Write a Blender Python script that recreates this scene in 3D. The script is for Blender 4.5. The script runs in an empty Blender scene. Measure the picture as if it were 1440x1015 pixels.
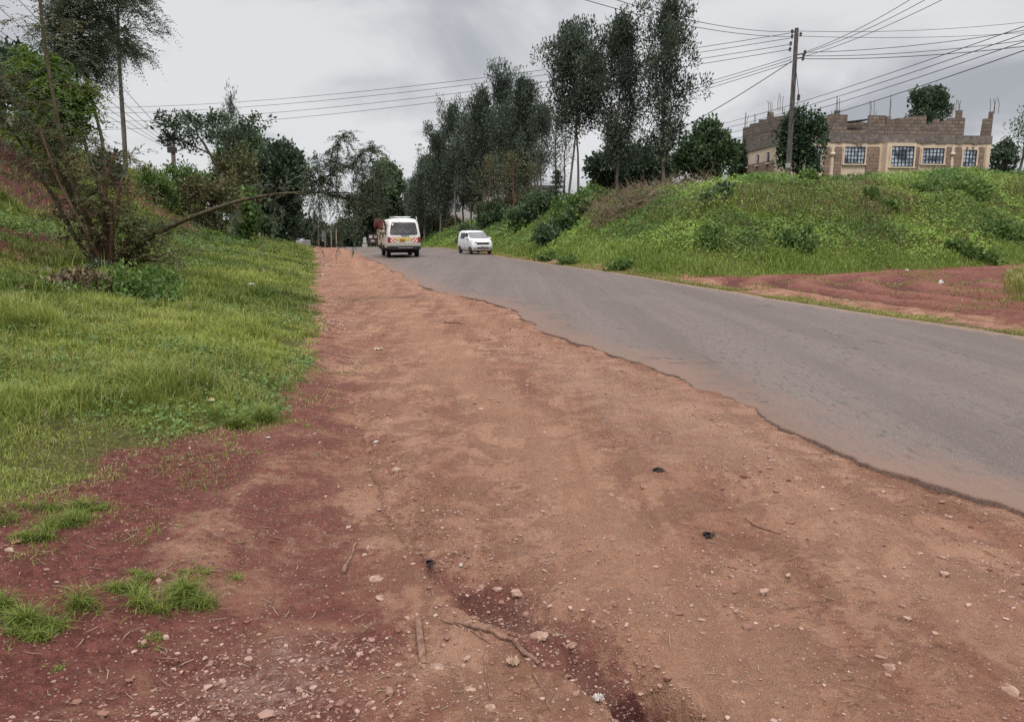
import bpy, math, random
import numpy as np
from mathutils import Vector, Matrix
R = math.radians
rng = np.random.default_rng(7)
random.seed(7)
S = bpy.context.scene
COL = S.collection

# ------------------------------------------------------------------ camera
F_PX, CX, CY, PITCH, CAMZ = 1050.0, 720.0, 507.5, R(10.1), 1.55
CP, SP = math.cos(PITCH), math.sin(PITCH)
cam = bpy.data.cameras.new('camera')
cam.sensor_width = 36.0
cam.lens = 36.0 * F_PX / 1440.0
cam.clip_end = 6000
cam.clip_start = 0.05
camo = bpy.data.objects.new('camera', cam)
COL.objects.link(camo)
camo.location = (0, 0, CAMZ)
camo.rotation_euler = (R(90) - PITCH, 0, 0)
S.camera = camo

def ray(u, v):
    a, b = (u - CX) / F_PX, (CY - v) / F_PX
    return a, CP + SP * b, -SP + CP * b
def P(u, v, D):
    """world point seen at (u, v) of the photograph at distance D along +Y"""
    a, y, z = ray(u, v)
    k = D / y
    return Vector((a * k, D, CAMZ + z * k))
def G(u, v, z=0.0):
    """world point at height z seen at (u, v)"""
    a, y, zz = ray(u, v)
    k = (z - CAMZ) / zz
    return Vector((a * k, y * k, z))

# ------------------------------------------------------------------ noise
def _h(ix, iy, seed):
    n = (ix.astype(np.int64) * 374761393 + iy.astype(np.int64) * 668265263 + seed * 974634777) & 0xffffffff
    n = ((n ^ (n >> 13)) * 1274126177) & 0xffffffff
    n = ((n ^ (n >> 16)) * 2246822519) & 0xffffffff
    return ((n ^ (n >> 15)) & 0xffffff) / float(0xffffff)
def vn(x, y, seed=0):
    x = np.asarray(x, float); y = np.asarray(y, float)
    ix = np.floor(x); iy = np.floor(y)
    fx = x - ix; fy = y - iy
    fx = fx * fx * fx * (fx * (fx * 6 - 15) + 10); fy = fy * fy * fy * (fy * (fy * 6 - 15) + 10)
    a = _h(ix, iy, seed); b = _h(ix + 1, iy, seed); c = _h(ix, iy + 1, seed); d = _h(ix + 1, iy + 1, seed)
    return (a + (b - a) * fx) * (1 - fy) + (c + (d - c) * fx) * fy
def fbm(x, y, octv=4, seed=0, gain=.5):
    t = 0; a = 1; s = 0
    for k in range(octv):
        t = t + a * vn(np.asarray(x) * 2 ** k + 17.3 * k, np.asarray(y) * 2 ** k - 9.1 * k, seed + k); s += a; a *= gain
    return t / s * 2 - 1
def sst(e0, e1, x):
    t = np.clip((np.asarray(x, float) - e0) / (e1 - e0), 0, 1)
    return t * t * (3 - 2 * t)
def interp(x, xs, ys):
    return np.interp(x, xs, ys)

# ------------------------------------------------------------------ terrain
YL = [-8, 1, 3.73, 5.06, 7.2, 9.07, 11.75, 15.05, 19.6, 26, 33.6, 45, 63, 90, 140, 300]
XL = [5.6, 3.35, 2.7, 2.4, 1.96, 1.22, .45, -.29, -2.2, -3.9, -6, -9.2, -14.2, -21, -33.5, -73.5]
YR = [-8, 3, 10.6, 15.8, 24.6, 33, 42, 63, 90, 140, 300]
XR = [12, 9.3, 7.34, 5.9, 4.0, 1.6, -.8, -6.3, -13, -25.5, -65]
def road_left(y):
    y = np.asarray(y, float)
    f = np.clip(1.2 - y / 60, .2, 1)
    return interp(y, YL, XL) + .22 * fbm(y * .55, y * 0 + 3, 3, 21) + (.10 * fbm(y * 2.5, y * 0 + 8, 3, 22) + .03 * fbm(y * 12, y * 0 + 5, 3, 23)) * f
def road_right(y): return interp(y, YR, XR)
def base(y):
    q = np.maximum(0, np.asarray(y, float) - 50)
    return -np.where(q < 40, .0006 * q * q, .96 + .048 * (q - 40))
GEY = [-10, 1, 2, 3.46, 5, 5.7, 7.2, 9, 15, 33, 56, 90]
GES = [-2.6, -2.2, -1.8, -1.3, -.8, -.30, -.15, -.1, -.15, -.2, -.7, -1.]
def s_of(x, y): return .97 * x + .2425 * y
def grass_edge(x, y):
    """>0 inside the grass of the left bank (metres from its edge)"""
    return interp(y, GEY, GES) - s_of(x, y) + .22 * fbm(x * .9, y * .9, 3, 5) + .16 * fbm(x * 3, y * 3, 2, 15)
SB = (4.6, 22.6)
def bank_d(x, y):
    f1 = s_of(x, y) - 10.25
    f2 = (x - SB[0]) * -.46 + (y - SB[1]) * .887
    k = 1.2
    h = np.clip(.5 + .5 * (f1 - f2) / k, 0, 1)
    m = f1 * (1 - h) + f2 * h - k * h * (1 - h)
    return m
def mound_d(x, y):
    """grass mound on the near side of the side track"""
    a = (x - 10.3) * .84 - (y - 15.6) * .54
    b = (y - 15.0 + (x - 10.0) * .1)
    return np.minimum(a, b)
GUL = [(505, 560, .02, .10), (528, 625, .045, .09), (552, 690, .055, .08), (600, 770, .06, .09), (660, 825, .085, .12), (720, 860, .09, .14),
       (790, 905, .10, .14), (850, 940, .10, .12), (890, 965, .20, .10), (925, 1000, .24, .10), (955, 1060, .22, .1)]
GPT = [(G(u, v), d, w) for u, v, d, w in GUL]
def ring(x, y):
    return np.hypot(x - 17.8, (y - 18.6) * 1.05) + .5 * fbm(x * .3, y * .3, 3, 77)
def gully(x, y):
    best = np.full(np.shape(x), 1e9); dep = np.zeros(np.shape(x)); wid = np.full(np.shape(x), .1); sd = np.zeros(np.shape(x))
    for (p, d0, w0), (q, d1, w1) in zip(GPT[:-1], GPT[1:]):
        ex, ey = q.x - p.x, q.y - p.y
        L2 = ex * ex + ey * ey
        t = np.clip(((x - p.x) * ex + (y - p.y) * ey) / L2, 0, 1)
        dx, dy = x - (p.x + t * ex), y - (p.y + t * ey)
        dist = np.hypot(dx, dy)
        side = np.sign(dx * ey - dy * ex)
        m = dist < best
        best = np.where(m, dist, best); dep = np.where(m, d0 + (d1 - d0) * t, dep); wid = np.where(m, w0 + (w1 - w0) * t, wid)
        sd = np.where(m, side, sd)
    return best, dep, wid, sd
def H(x, y, fine=True):
    x = np.asarray(x, float); y = np.asarray(y, float)
    s = s_of(x, y)
    z = base(y)
    far = np.clip((y - 50) / 60, 0, 1)
    # left bank
    d = np.maximum(0, -s + .6 * fbm(x * .12, y * .12, 3, 2))
    hl = interp(d, [0, .4, 1.5, 4.5, 8, 12.5, 16, 30, 100, 2000], [0, .05, .22, .75, 2.1, 5.4, 6.0, 6.6, 7.5, 12])
    hl = hl * (1 - .45 * far) + sst(1.5, 7, d) * .35 * fbm(x * .25, y * .25, 4, 3)
    # right bank
    b = bank_d(x, y) + .5 * fbm(x * .2, y * .2, 3, 4)
    hr = interp(b, [0, .4, 1.5, 5, 8, 12, 30, 80, 2000], [0, .12, .70, 2.55, 3.30, 3.55, 4.0, 5.5, 11])
    hr = hr * (1 - .2 * far) * (1 + .34 * sst(13, 33, x)) + sst(.5, 4, b) * (.28 * fbm(x * .22, y * .22, 4, 6))
    md = mound_d(x, y)
    hm = interp(md, [0, .5, 2, 6, 40], [0, .12, .3, .5, 1.2]) * sst(0, -3, b)
    z = z + hl + np.maximum(hr, 0) + hm
    if fine:
        xl, xr = road_left(y), road_right(y)
        off = np.maximum(sst(-.10, .06, xl - x), sst(.15, .8, x - xr))
        near = 1 / (1 + (np.hypot(x, y) / 18) ** 2)
        n = .05 * fbm(x * .5, y * .5, 3, 8) + .030 * fbm(x * 2.2, y * 2.2, 3, 9) * (near + .3) + .018 * fbm(x * 8, y * 8, 4, 10) * near
        # tyre ruts on the side track
        q = (x - SB[0]) * -.46 + (y - SB[1]) * .887
        trk = sst(.3, 1.5, x - xr) * sst(.2, -.6, b)
        n = n - trk * .075 * np.sin(ring(x, y) * 4.4) * (.35 + 1.1 * vn(x * .22 + 3, y * .3, 86)) + trk * .03 * fbm(x * 2.5, y * 2.5, 3, 87)
        dd, dep, wid, sd = gully(x, y)
        wob = 1 + .5 * fbm(x * 7, y * 7, 3, 12)
        prof = np.where(sd > 0, sst(1.25, .75, dd / (wid * wob)), sst(1.9, .1, dd / (wid * wob)))
        n = n - dep * prof + .012 * sst(2.2, 1, dd / wid) * fbm(x * 22, y * 22, 2, 13)
        # scoured cut along the edge of the tar
        n = n - .030 * sst(.6, .0, xl - x) * sst(.25, .7, vn(x * 1.3, y * 1.3, 14)) * (.6 + .6 * vn(x * 5, y * 5, 18))
        z = z + n * off
    return z
def H1(x, y): return float(H(np.array([x]), np.array([y]))[0])
def PG(u, v, lo=2.0, hi=200.0):
    """the point of the terrain seen at (u, v)"""
    a, yy, zz = ray(u, v)
    ys = np.geomspace(lo, hi, 4000)
    k = ys / yy
    hz = H(a * k, ys, False)
    g = np.nonzero(CAMZ + zz * k <= hz)[0]
    i = g[0] if len(g) else len(ys) - 1
    return Vector((a * k[i], ys[i], H1(a * k[i], ys[i])))

# ------------------------------------------------------------------ mesh helpers
def link(o, parent=None):
    COL.objects.link(o)
    if parent is not None: o.parent = parent
    return o
def np_mesh(name, verts, faces, mat=None, parent=None, fattr=None, vattr=None, smooth=False, loc=None):
    verts = np.ascontiguousarray(verts, np.float32).reshape(-1, 3)
    faces = np.ascontiguousarray(faces, np.int32)
    k = faces.shape[1]; nf = faces.shape[0]
    me = bpy.data.meshes.new(name)
    me.vertices.add(len(verts)); me.vertices.foreach_set('co', verts.ravel())
    me.loops.add(nf * k); me.loops.foreach_set('vertex_index', faces.ravel())
    me.polygons.add(nf)
    me.polygons.foreach_set('loop_start', np.arange(0, nf * k, k, dtype=np.int32))
    me.polygons.foreach_set('use_smooth', np.full(nf, smooth))
    for dom, dct in (('FACE', fattr), ('POINT', vattr)):
        for an, arr in (dct or {}).items():
            at = me.attributes.new(an, 'FLOAT', dom)
            at.data.foreach_set('value', np.ascontiguousarray(arr, np.float32))
    me.update(); me.validate()
    if mat: me.materials.append(mat)
    o = bpy.data.objects.new(name, me)
    if loc is not None: o.location = loc
    return link(o, parent)
def tag(o, label=None, cat=None, group=None, kind=None):
    if label: o['label'] = label
    if cat: o['category'] = cat
    if group: o['group'] = group
    if kind: o['kind'] = kind
    return o
def empty(name, loc, rz=0.0, rx=0, ry=0):
    o = bpy.data.objects.new(name, None)
    o.location = loc; o.rotation_euler = (rx, ry, rz); o.empty_display_size = .2
    return link(o)
def copy_thing(o, loc, rz=0.0, scale=(1, 1, 1)):
    def rec(src, par):
        c = src.copy(); COL.objects.link(c); c.parent = par
        for ch in src.children: rec(ch, c)
        return c
    c = rec(o, None)
    c.location = loc; c.rotation_euler = (0, 0, rz); c.scale = scale
    return c

class MB:
    def __init__(s): s.v = []; s.f = []
    def add(s, vs, fs):
        n = len(s.v); s.v += [tuple(q) for q in vs]; s.f += [tuple(i + n for i in f) for f in fs]; return s
    def box(s, c, size, M=None):
        hx, hy, hz = size[0] / 2, size[1] / 2, size[2] / 2
        vs = [Vector((c[0] + a * hx, c[1] + b * hy, c[2] + d * hz)) for a in (-1, 1) for b in (-1, 1) for d in (-1, 1)]
        if M: vs = [M @ q for q in vs]
        return s.add(vs, [(0, 1, 3, 2), (4, 6, 7, 5), (0, 4, 5, 1), (2, 3, 7, 6), (0, 2, 6, 4), (1, 5, 7, 3)])
    def tube(s, pts, rad, n=6, cap=True):
        pts = [Vector(p) for p in pts]
        if not hasattr(rad, '__len__'): rad = [rad] * len(pts)
        rings = []; ref = Vector((.31, .17, .94))
        for i, p in enumerate(pts):
            d = (pts[min(i + 1, len(pts) - 1)] - pts[max(i - 1, 0)])
            if d.length < 1e-9: d = Vector((0, 0, 1))
            d.normalize()
            r0 = ref if abs(d.dot(ref)) < .95 else Vector((1, 0, 0))
            a = d.cross(r0).normalized(); b = d.cross(a)
            rings.append([p + (a * math.cos(2 * math.pi * k / n) + b * math.sin(2 * math.pi * k / n)) * rad[i] for k in range(n)])
        vs = [q for r in rings for q in r]; fs = []
        for i in range(len(pts) - 1):
            for k in range(n):
                fs.append((i * n + k, i * n + (k + 1) % n, (i + 1) * n + (k + 1) % n, (i + 1) * n + k))
        if cap:
            fs.append(tuple(range(n - 1, -1, -1))); fs.append(tuple((len(pts) - 1) * n + k for k in range(n)))
        return s.add(vs, fs)
    def lathe(s, prof, n=20, axis='x', c=(0, 0, 0)):
        vs = []; fs = []
        for (a, r) in prof:
            for k in range(n):
                t = 2 * math.pi * k / n
                q = (a, r * math.cos(t), r * math.sin(t)) if axis == 'x' else (r * math.cos(t), r * math.sin(t), a)
                vs.append((q[0] + c[0], q[1] + c[1], q[2] + c[2]))
        for i in range(len(prof) - 1):
            for k in range(n):
                fs.append((i * n + k, i * n + (k + 1) % n, (i + 1) * n + (k + 1) % n, (i + 1) * n + k))
        fs.append(tuple(range(n - 1, -1, -1))); fs.append(tuple((len(prof) - 1) * n + k for k in range(n)))
        return s.add(vs, fs)
    def prism(s, poly, y0, y1, M=None):
        """polygon in (x, z) extruded from y0 to y1"""
        n = len(poly)
        vs = [Vector((p[0], y0, p[1])) for p in poly] + [Vector((p[0], y1, p[1])) for p in poly]
        if M: vs = [M @ q for q in vs]
        fs = [tuple(range(n)), tuple(range(2 * n - 1, n - 1, -1))] + [(i, i + n, (i + 1) % n + n, (i + 1) % n) for i in range(n)]
        return s.add(vs, fs)
    def loft(s, rings, cap=True):
        n = len(rings[0]); vs = [q for r in rings for q in r]; fs = []
        for i in range(len(rings) - 1):
            for k in range(n):
                fs.append((i * n + k, i * n + (k + 1) % n, (i + 1) * n + (k + 1) % n, (i + 1) * n + k))
        if cap:
            fs.append(tuple(range(n - 1, -1, -1))); fs.append(tuple((len(rings) - 1) * n + k for k in range(n)))
        return s.add(vs, fs)
    def build(s, name, mat, parent=None, smooth=None, loc=None, bevel=0):
        me = bpy.data.meshes.new(name)
        me.from_pydata(s.v, [], s.f); me.validate(); me.update()
        import bmesh
        bm = bmesh.new(); bm.from_mesh(me); bmesh.ops.recalc_face_normals(bm, faces=bm.faces); bm.to_mesh(me); bm.free()
        if smooth is not None:
            me.polygons.foreach_set('use_smooth', [True] * len(me.polygons))
            me.set_sharp_from_angle(angle=R(smooth))
        if mat: me.materials.append(mat)
        o = bpy.data.objects.new(name, me)
        if loc is not None: o.location = loc
        link(o, parent)
        if bevel:
            m = o.modifiers.new('bevel', 'BEVEL'); m.width = bevel; m.segments = 2; m.limit_method = 'ANGLE'
        return o

# ------------------------------------------------------------------ node helper
class NT:
    def __init__(s, name):
        s.m = bpy.data.materials.new(name); s.m.use_nodes = True
        s.t = s.m.node_tree; s.t.nodes.clear()
        s.out = s.t.nodes.new('ShaderNodeOutputMaterial')
    def n(s, typ, ins=None, **kw):
        nd = s.t.nodes.new(typ)
        for k, v in kw.items(): setattr(nd, k, v)
        for k, v in (ins or {}).items(): s.put(nd.inputs[k], v)
        return nd
    def put(s, sock, v):
        if isinstance(v, bpy.types.NodeSocket): s.t.links.new(v, sock)
        elif isinstance(v, bpy.types.Node): s.t.links.new(v.outputs[0], sock)
        elif sock.type == 'RGBA' and len(v) == 3: sock.default_value = (*v, 1)
        else: sock.default_value = v
    def pos(s): return s.n('ShaderNodeNewGeometry').outputs['Position']
    def obj(s): return s.n('ShaderNodeTexCoord').outputs['Object']
    def attr(s, name): return s.n('ShaderNodeAttribute', attribute_name=name).outputs['Fac']
    def noise(s, vec, scale, detail=4, rough=.55, dist=0):
        return s.n('ShaderNodeTexNoise', {'Vector': vec, 'Scale': scale, 'Detail': detail, 'Roughness': rough, 'Distortion': dist}).outputs['Fac']
    def vor(s, vec, scale, feature='F1', out='Distance'):
        return s.n('ShaderNodeTexVoronoi', {'Vector': vec, 'Scale': scale}, feature=feature).outputs[out]
    def math(s, op, a, b=0.0, clamp=False):
        nd = s.n('ShaderNodeMath', operation=op, use_clamp=clamp); s.put(nd.inputs[0], a); s.put(nd.inputs[1], b); return nd.outputs[0]
    def ramp(s, f, lo, hi, a=0.0, b=1.0):
        return s.n('ShaderNodeMapRange', {0: f, 1: lo, 2: hi, 3: a, 4: b}, interpolation_type='SMOOTHSTEP').outputs[0]
    def mix(s, f, a, b, mode='MIX'):
        nd = s.n('ShaderNodeMix', data_type='RGBA', blend_type=mode)
        s.put(nd.inputs[0], f); s.put(nd.inputs[6], a); s.put(nd.inputs[7], b); return nd.outputs[2]
    def mapping(s, vec, scale=(1, 1, 1), rot=(0, 0, 0)):
        return s.n('ShaderNodeMapping', {'Vector': vec, 'Scale': scale, 'Rotation': rot}).outputs[0]
    def bump(s, h, strength=.5, dist=.02, nrm=None):
        d = {'Height': h, 'Strength': strength, 'Distance': dist}
        if nrm is not None: d['Normal'] = nrm
        return s.n('ShaderNodeBump', d).outputs[0]
    def bsdf(s, col, rough=.7, metal=0.0, spec=.3, nrm=None, **kw):
        d = {'Base Color': col, 'Roughness': rough, 'Metallic': metal, 'Specular IOR Level': spec}
        if nrm is not None: d['Normal'] = nrm
        d.update(kw)
        nd = s.n('ShaderNodeBsdfPrincipled', d)
        s.t.links.new(nd.outputs[0], s.out.inputs[0]); return nd
def simple(name, col, rough=.6, metal=0.0, spec=.3, var=.12, scale=6.0, bump=0.0, **kw):
    t = NT(name); o = t.obj()
    f = t.noise(o, scale, 5, .6)
    c = t.mix(t.ramp(f, .3, .7), tuple(q * (1 - var) for q in col), tuple(min(1, q * (1 + var)) for q in col))
    t.bsdf(c, rough, metal, spec, t.bump(f, bump, .01) if bump else None, **kw)
    return t.m
# ------------------------------------------------------------------ ground materials
def soil_material():
    t = NT('soil'); p = t.pos()
    red, pale, gr, mud = t.attr('red'), t.attr('pale'), t.attr('grassy'), t.attr('mud')
    big = t.noise(p, .7, 5, .55)
    mid = t.noise(p, 3.1, 6, .6, .4)
    fin = t.noise(p, 19, 6, .65)
    vfin = t.noise(p, 85, 4, .65)
    st = t.mapping(p, (2.6, .3, 1), (0, 0, R(-14)))
    streak = t.noise(st, 1.6, 4, .55)
    c = t.mix(t.ramp(big, .36, .64), (.280, .142, .090), (.358, .202, .134))
    c = t.mix(t.ramp(mid, .4, .66, 0, .6), c, (.385, .230, .152))
    c = t.mix(t.ramp(streak, .46, .62, 0, .5), c, (.200, .086, .052))
    crust = t.noise(p, 6.5, 9, .72, .3)
    c = t.mix(t.ramp(crust, .51, .57, 0, .26), c, (.41, .245, .160))
    dk = t.noise(t.mapping(p, (.7, 1.25, 1)), 24, 7, .72)
    tk = t.attr('track')
    rgh = t.math('MULTIPLY', t.ramp(t.noise(p, 1.1, 5, .6), .40, .62, .12, 1.0), t.math('SUBTRACT', 1.0, t.math('MULTIPLY', tk, .8)))
    c = t.mix(t.math('MULTIPLY', t.ramp(dk, .60, .67, 0, .27), rgh), c, (.150, .066, .044))
    c = t.mix(t.ramp(t.math('ADD', mid, t.math('MULTIPLY', fin, .5)), .68, .80, 0, .55), c, (.135, .055, .036))
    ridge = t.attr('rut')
    rm = t.ramp(t.math('ADD', red, t.math('ADD', t.math('MULTIPLY', t.math('SUBTRACT', mid, .5), .55), t.math('MULTIPLY', t.math('SUBTRACT', fin, .5), .6))), .32, .66)
    rc = t.mix(t.ramp(fin, .3, .7), (.098, .032, .027), (.180, .065, .049))
    c = t.mix(t.math('MULTIPLY', t.ramp(t.math('ADD', tk, t.math('MULTIPLY', t.math('SUBTRACT', mid, .5), 1.2)), .3, .9), .55), c, t.mix(fin, (.30, .165, .102), (.37, .215, .14)))
    c = t.mix(rm, c, rc)
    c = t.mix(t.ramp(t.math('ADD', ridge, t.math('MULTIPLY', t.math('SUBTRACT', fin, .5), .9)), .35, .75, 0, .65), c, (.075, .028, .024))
    c = t.mix(t.math('MULTIPLY', t.math('MULTIPLY', rm, tk), .75), c, t.mix(fin, (.20, .082, .060), (.30, .135, .10)))
    pm = t.ramp(t.math('ADD', pale, t.math('MULTIPLY', t.math('SUBTRACT', fin, .5), 1.1)), .35, .75)
    c = t.mix(t.math('MULTIPLY', pm, .8), c, t.mix(fin, (.21, .135, .105), (.36, .26, .215)))
    mm = t.ramp(t.math('ADD', mud, t.math('MULTIPLY', t.math('SUBTRACT', fin, .5), .8)), .4, .7)
    c = t.mix(mm, c, (.075, .027, .024))
    # crumbs and small stones
    sp = t.vor(p, 58)
    cellc = t.vor(p, 58, 'F1', 'Color')
    cell = t.n('ShaderNodeSeparateColor', {0: cellc}).outputs[0]
    stone = t.math('MULTIPLY', t.ramp(sp, .34, .24), t.ramp(t.math('ADD', cell, t.math('MULTIPLY', mid, .5)), .95, 1.05))
    c = t.mix(t.math('MULTIPLY', stone, .65), c, t.mix(cell, (.40, .25, .19), (.50, .36, .29)))
    sp2 = t.vor(p, 150)
    c2 = t.n('ShaderNodeSeparateColor', {0: t.vor(p, 150, 'F1', 'Color')}).outputs[1]
    crumb = t.math('MULTIPLY', t.ramp(sp2, .4, .2), t.ramp(c2, .6, .7))
    c = t.mix(t.math('MULTIPLY', crumb, .45), c, t.mix(c2, (.10, .04, .03), (.42, .27, .2)))
    # earth under the grass
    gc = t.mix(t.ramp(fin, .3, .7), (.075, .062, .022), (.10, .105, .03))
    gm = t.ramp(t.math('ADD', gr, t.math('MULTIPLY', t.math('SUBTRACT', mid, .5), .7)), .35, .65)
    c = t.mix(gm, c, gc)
    v = t.math('ADD', .62, t.math('MULTIPLY', t.math('ADD', vfin, fin), .38))
    c = t.mix(1.0, c, t.n('ShaderNodeCombineColor', {0: v, 1: v, 2: v}).outputs[0], 'MULTIPLY')
    h = t.math('ADD', t.math('MULTIPLY', fin, 1.0), t.math('MULTIPLY', vfin, .45))
    h = t.math('ADD', h, t.math('MULTIPLY', t.ramp(crust, .46, .60), .10)); h = t.math('ADD', h, t.math('MULTIPLY', t.math('MULTIPLY', t.ramp(dk, .56, .68), rgh), -.22))
    h = t.math('ADD', h, t.math('MULTIPLY', stone, .35)); h = t.math('ADD', h, t.math('MULTIPLY', mid, 1.2))
    t.bsdf(c, .95, 0, .12, t.bump(h, 1.0, .045))
    return t.m
def axis(lo, hi, fine_lo, fine_hi, fine, g):
    a = [fine_lo]
    while a[-1] < fine_hi: a.append(a[-1] + fine)
    st = fine
    while a[-1] < hi: st *= g; a.append(a[-1] + st)
    b = []; st = fine; q = fine_lo
    while q > lo: st *= g; q -= st; b.append(q)
    return np.array(b[::-1] + a)
def make_ground():
    xs = axis(-2500, 2500, -1.6, 1.6, .02, 1.0145)
    ys = axis(-2500, 2500, 1.9, 4.4, .017, 1.0125)
    X, Y = np.meshgrid(xs, ys)
    Z = H(X, Y)
    nx, ny = len(xs), len(ys)
    i = np.arange(ny - 1)[:, None] * nx + np.arange(nx - 1)[None]
    F = np.stack([i, i + 1, i + nx + 1, i + nx], -1).reshape(-1, 4)
    x, y = X.ravel(), Y.ravel()
    s = s_of(x, y)
    ge = grass_edge(x, y)
    b = bank_d(x, y)
    xl, xr = road_left(y), road_right(y)
    # bare red cuts in the left bank and in the right bank
    d = -s
    cutl = sst(.45, .65, vn(x * .16 + 3, y * .16, 41)) * sst(4.5, 6.5, d) * sst(13.5, 11, d)
    cutl = np.maximum(cutl, sst(5.0, 6.2, d) * sst(11.5, 9.5, d) * sst(9, 12, y) * sst(34, 26, y) * sst(.30, .46, vn(x * .5, y * .5, 43)))
    pr = PG(868, 287)
    cutr = sst(3.6, 2.0, np.hypot((x - pr.x), (y - pr.y) * .6))
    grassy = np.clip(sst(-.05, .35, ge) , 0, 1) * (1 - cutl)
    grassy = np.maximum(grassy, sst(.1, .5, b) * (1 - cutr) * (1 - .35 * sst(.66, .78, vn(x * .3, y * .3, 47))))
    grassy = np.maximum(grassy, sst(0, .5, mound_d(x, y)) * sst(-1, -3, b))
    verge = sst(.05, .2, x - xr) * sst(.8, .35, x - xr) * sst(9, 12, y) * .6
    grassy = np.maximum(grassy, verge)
    red = sst(.9, -1.0, s + .6 + .5 * fbm(x * 1.2, y * 1.2, 3, 44)) * sst(9, 4.5, y) * 1.0
    red = np.maximum(red, .55 * sst(.9, -.1, s + .3 * fbm(x * 1.5, y * 1.5, 3, 45)) * sst(22, 6, y))
    red = np.maximum(red, sst(.5, 2.0, x - xr) * sst(2.0, .5, b) * .62)
    red = np.maximum(red, np.maximum(cutl, cutr) * 1.3)
    dd, dep, wid, sd = gully(x, y)
    red = np.maximum(red, .50 * sst(2.8, .6, dd / wid) * sst(4.6, 3.0, y))
    mud = np.maximum(.8 * sst(1.3, .6, dd / wid) * sst(.09, .15, dep), .62 * cutl)
    q_ = (x - SB[0]) * -.46 + (y - SB[1]) * .887
    trk_ = sst(.3, 1.5, x - xr) * sst(.2, -.6, b)
    sn = np.sin(ring(x, y) * 4.4) * (.35 + 1.1 * vn(x * .22 + 3, y * .3, 86))
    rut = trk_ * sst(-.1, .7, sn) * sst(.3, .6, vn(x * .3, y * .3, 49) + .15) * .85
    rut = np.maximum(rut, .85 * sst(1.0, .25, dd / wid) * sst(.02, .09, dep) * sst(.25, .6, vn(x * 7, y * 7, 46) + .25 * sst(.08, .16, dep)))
    sw = s + .25 * fbm(x * .4, y * .4, 2, 48)
    track = np.maximum(sst(.7, .0, np.abs(sw - 1.35)), sst(.6, .0, np.abs(sw - 2.65))) * .7
    track = np.maximum(track, trk_ * sst(.1, .9, -sn) * .75)
    pp = G(385, 975)
    pale = .52 * sst(.8, .0, np.hypot(x - pp.x, (y - pp.y) * .8))
    pale = np.maximum(pale, .45 * sst(1.1, .5, np.abs(x - xl + .75)) * sst(4, 5, y) * sst(13, 8, y))
    pp2 = G(700, 850)
    pale = np.maximum(pale, .42 * sst(.4, .0, np.hypot(x - pp2.x - .12, y - pp2.y)))
    o = np_mesh('ground', np.stack([x, y, Z.ravel()], -1), F, soil_material(), smooth=True,
                vattr={'grassy': grassy, 'red': red, 'pale': pale, 'mud': mud, 'rut': rut, 'track': track})
    tag(o, kind='structure')
    return o
make_ground()

def road_material():
    t = NT('asphalt'); p = t.pos()
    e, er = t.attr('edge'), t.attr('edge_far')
    rot = t.mapping(p, (1, .045, 1), (0, 0, R(-14.5)))
    wear = t.noise(rot, 1.1, 5, .6)
    wear2 = t.noise(rot, 5.5, 4, .6)
    big = t.noise(p, .35, 4, .6)
    fin = t.noise(p, 42, 5, .7)
    mid = t.noise(p, 5, 6, .65)
    c = t.mix(t.ramp(wear, .35, .65), (.112, .083, .070), (.155, .118, .102))
    c = t.mix(t.ramp(wear2, .52, .72, 0, .45), c, (.078, .063, .059))
    c = t.mix(t.ramp(big, .45, .7, 0, .35), c, (.155, .124, .113))
    ag = t.vor(p, 105)
    agc = t.n('ShaderNodeSeparateColor', {0: t.vor(p, 105, 'F1', 'Color')}).outputs[0]
    c = t.mix(t.math('MULTIPLY', t.ramp(ag, .45, .15), t.ramp(agc, .55, .9, 0, .6)), c, (.34, .30, .28))
    c = t.mix(t.math('MULTIPLY', t.ramp(ag, .3, .6), .45), c, (.070, .060, .056))
    pit = t.noise(t.mapping(p, (9, 2.2, 1), (0, 0, R(-14.5))), 2.2, 5, .7)
    c = t.mix(t.math('MULTIPLY', t.ramp(pit, .555, .62), t.ramp(wear, .38, .6, .15, .75)), c, (.062, .054, .052))
    # red dust blown on to the tar from the shoulder
    j = t.math('MULTIPLY', t.math('SUBTRACT', mid, .5), 1.5)
    j2 = t.math('MULTIPLY', t.math('SUBTRACT', t.noise(p, .9, 4, .6), .5), 1.8)
    dm = t.ramp(t.math('ADD', t.math('ADD', e, j), j2), 1.05, -.25, 0, .70)
    c = t.mix(dm, c, t.mix(fin, (.150, .085, .060), (.215, .130, .096)))
    dm2 = t.ramp(t.math('ADD', er, j), .5, 0, 0, .5)
    c = t.mix(dm2, c, (.28, .17, .115))
    # a few long cracks
    cr = t.vor(t.mapping(t.n('ShaderNodeVectorMath', {0: p, 1: t.n('ShaderNodeTexNoise', {'Vector': p, 'Scale': 1.7, 'Detail': 4}).outputs['Color']}, operation='ADD').outputs[0], (.55, .12, 1), (0, 0, R(-14))), 1.0, 'DISTANCE_TO_EDGE')
    ck = t.math('MULTIPLY', t.ramp(cr, .010, .003), t.ramp(t.noise(p, .5, 2), .52, .62))
    c = t.mix(t.math('MULTIPLY', ck, .75), c, (.035, .03, .028))
    c = t.mix(t.ramp(t.math('ADD', e, t.math('MULTIPLY', t.math('SUBTRACT', fin, .5), .06)), .012, -.012, 0, .75), c, (.055, .034, .028))  # dark broken tar lip, with the shadow line along it put into the colour
    h = t.math('ADD', t.math('MULTIPLY', ag, -.5), t.math('MULTIPLY', fin, .8))
    h = t.math('ADD', h, t.math('MULTIPLY', ck, -2.0))
    t.bsdf(c, .82, 0, .25, t.bump(h, .5, .008))
    return t.m
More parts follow.
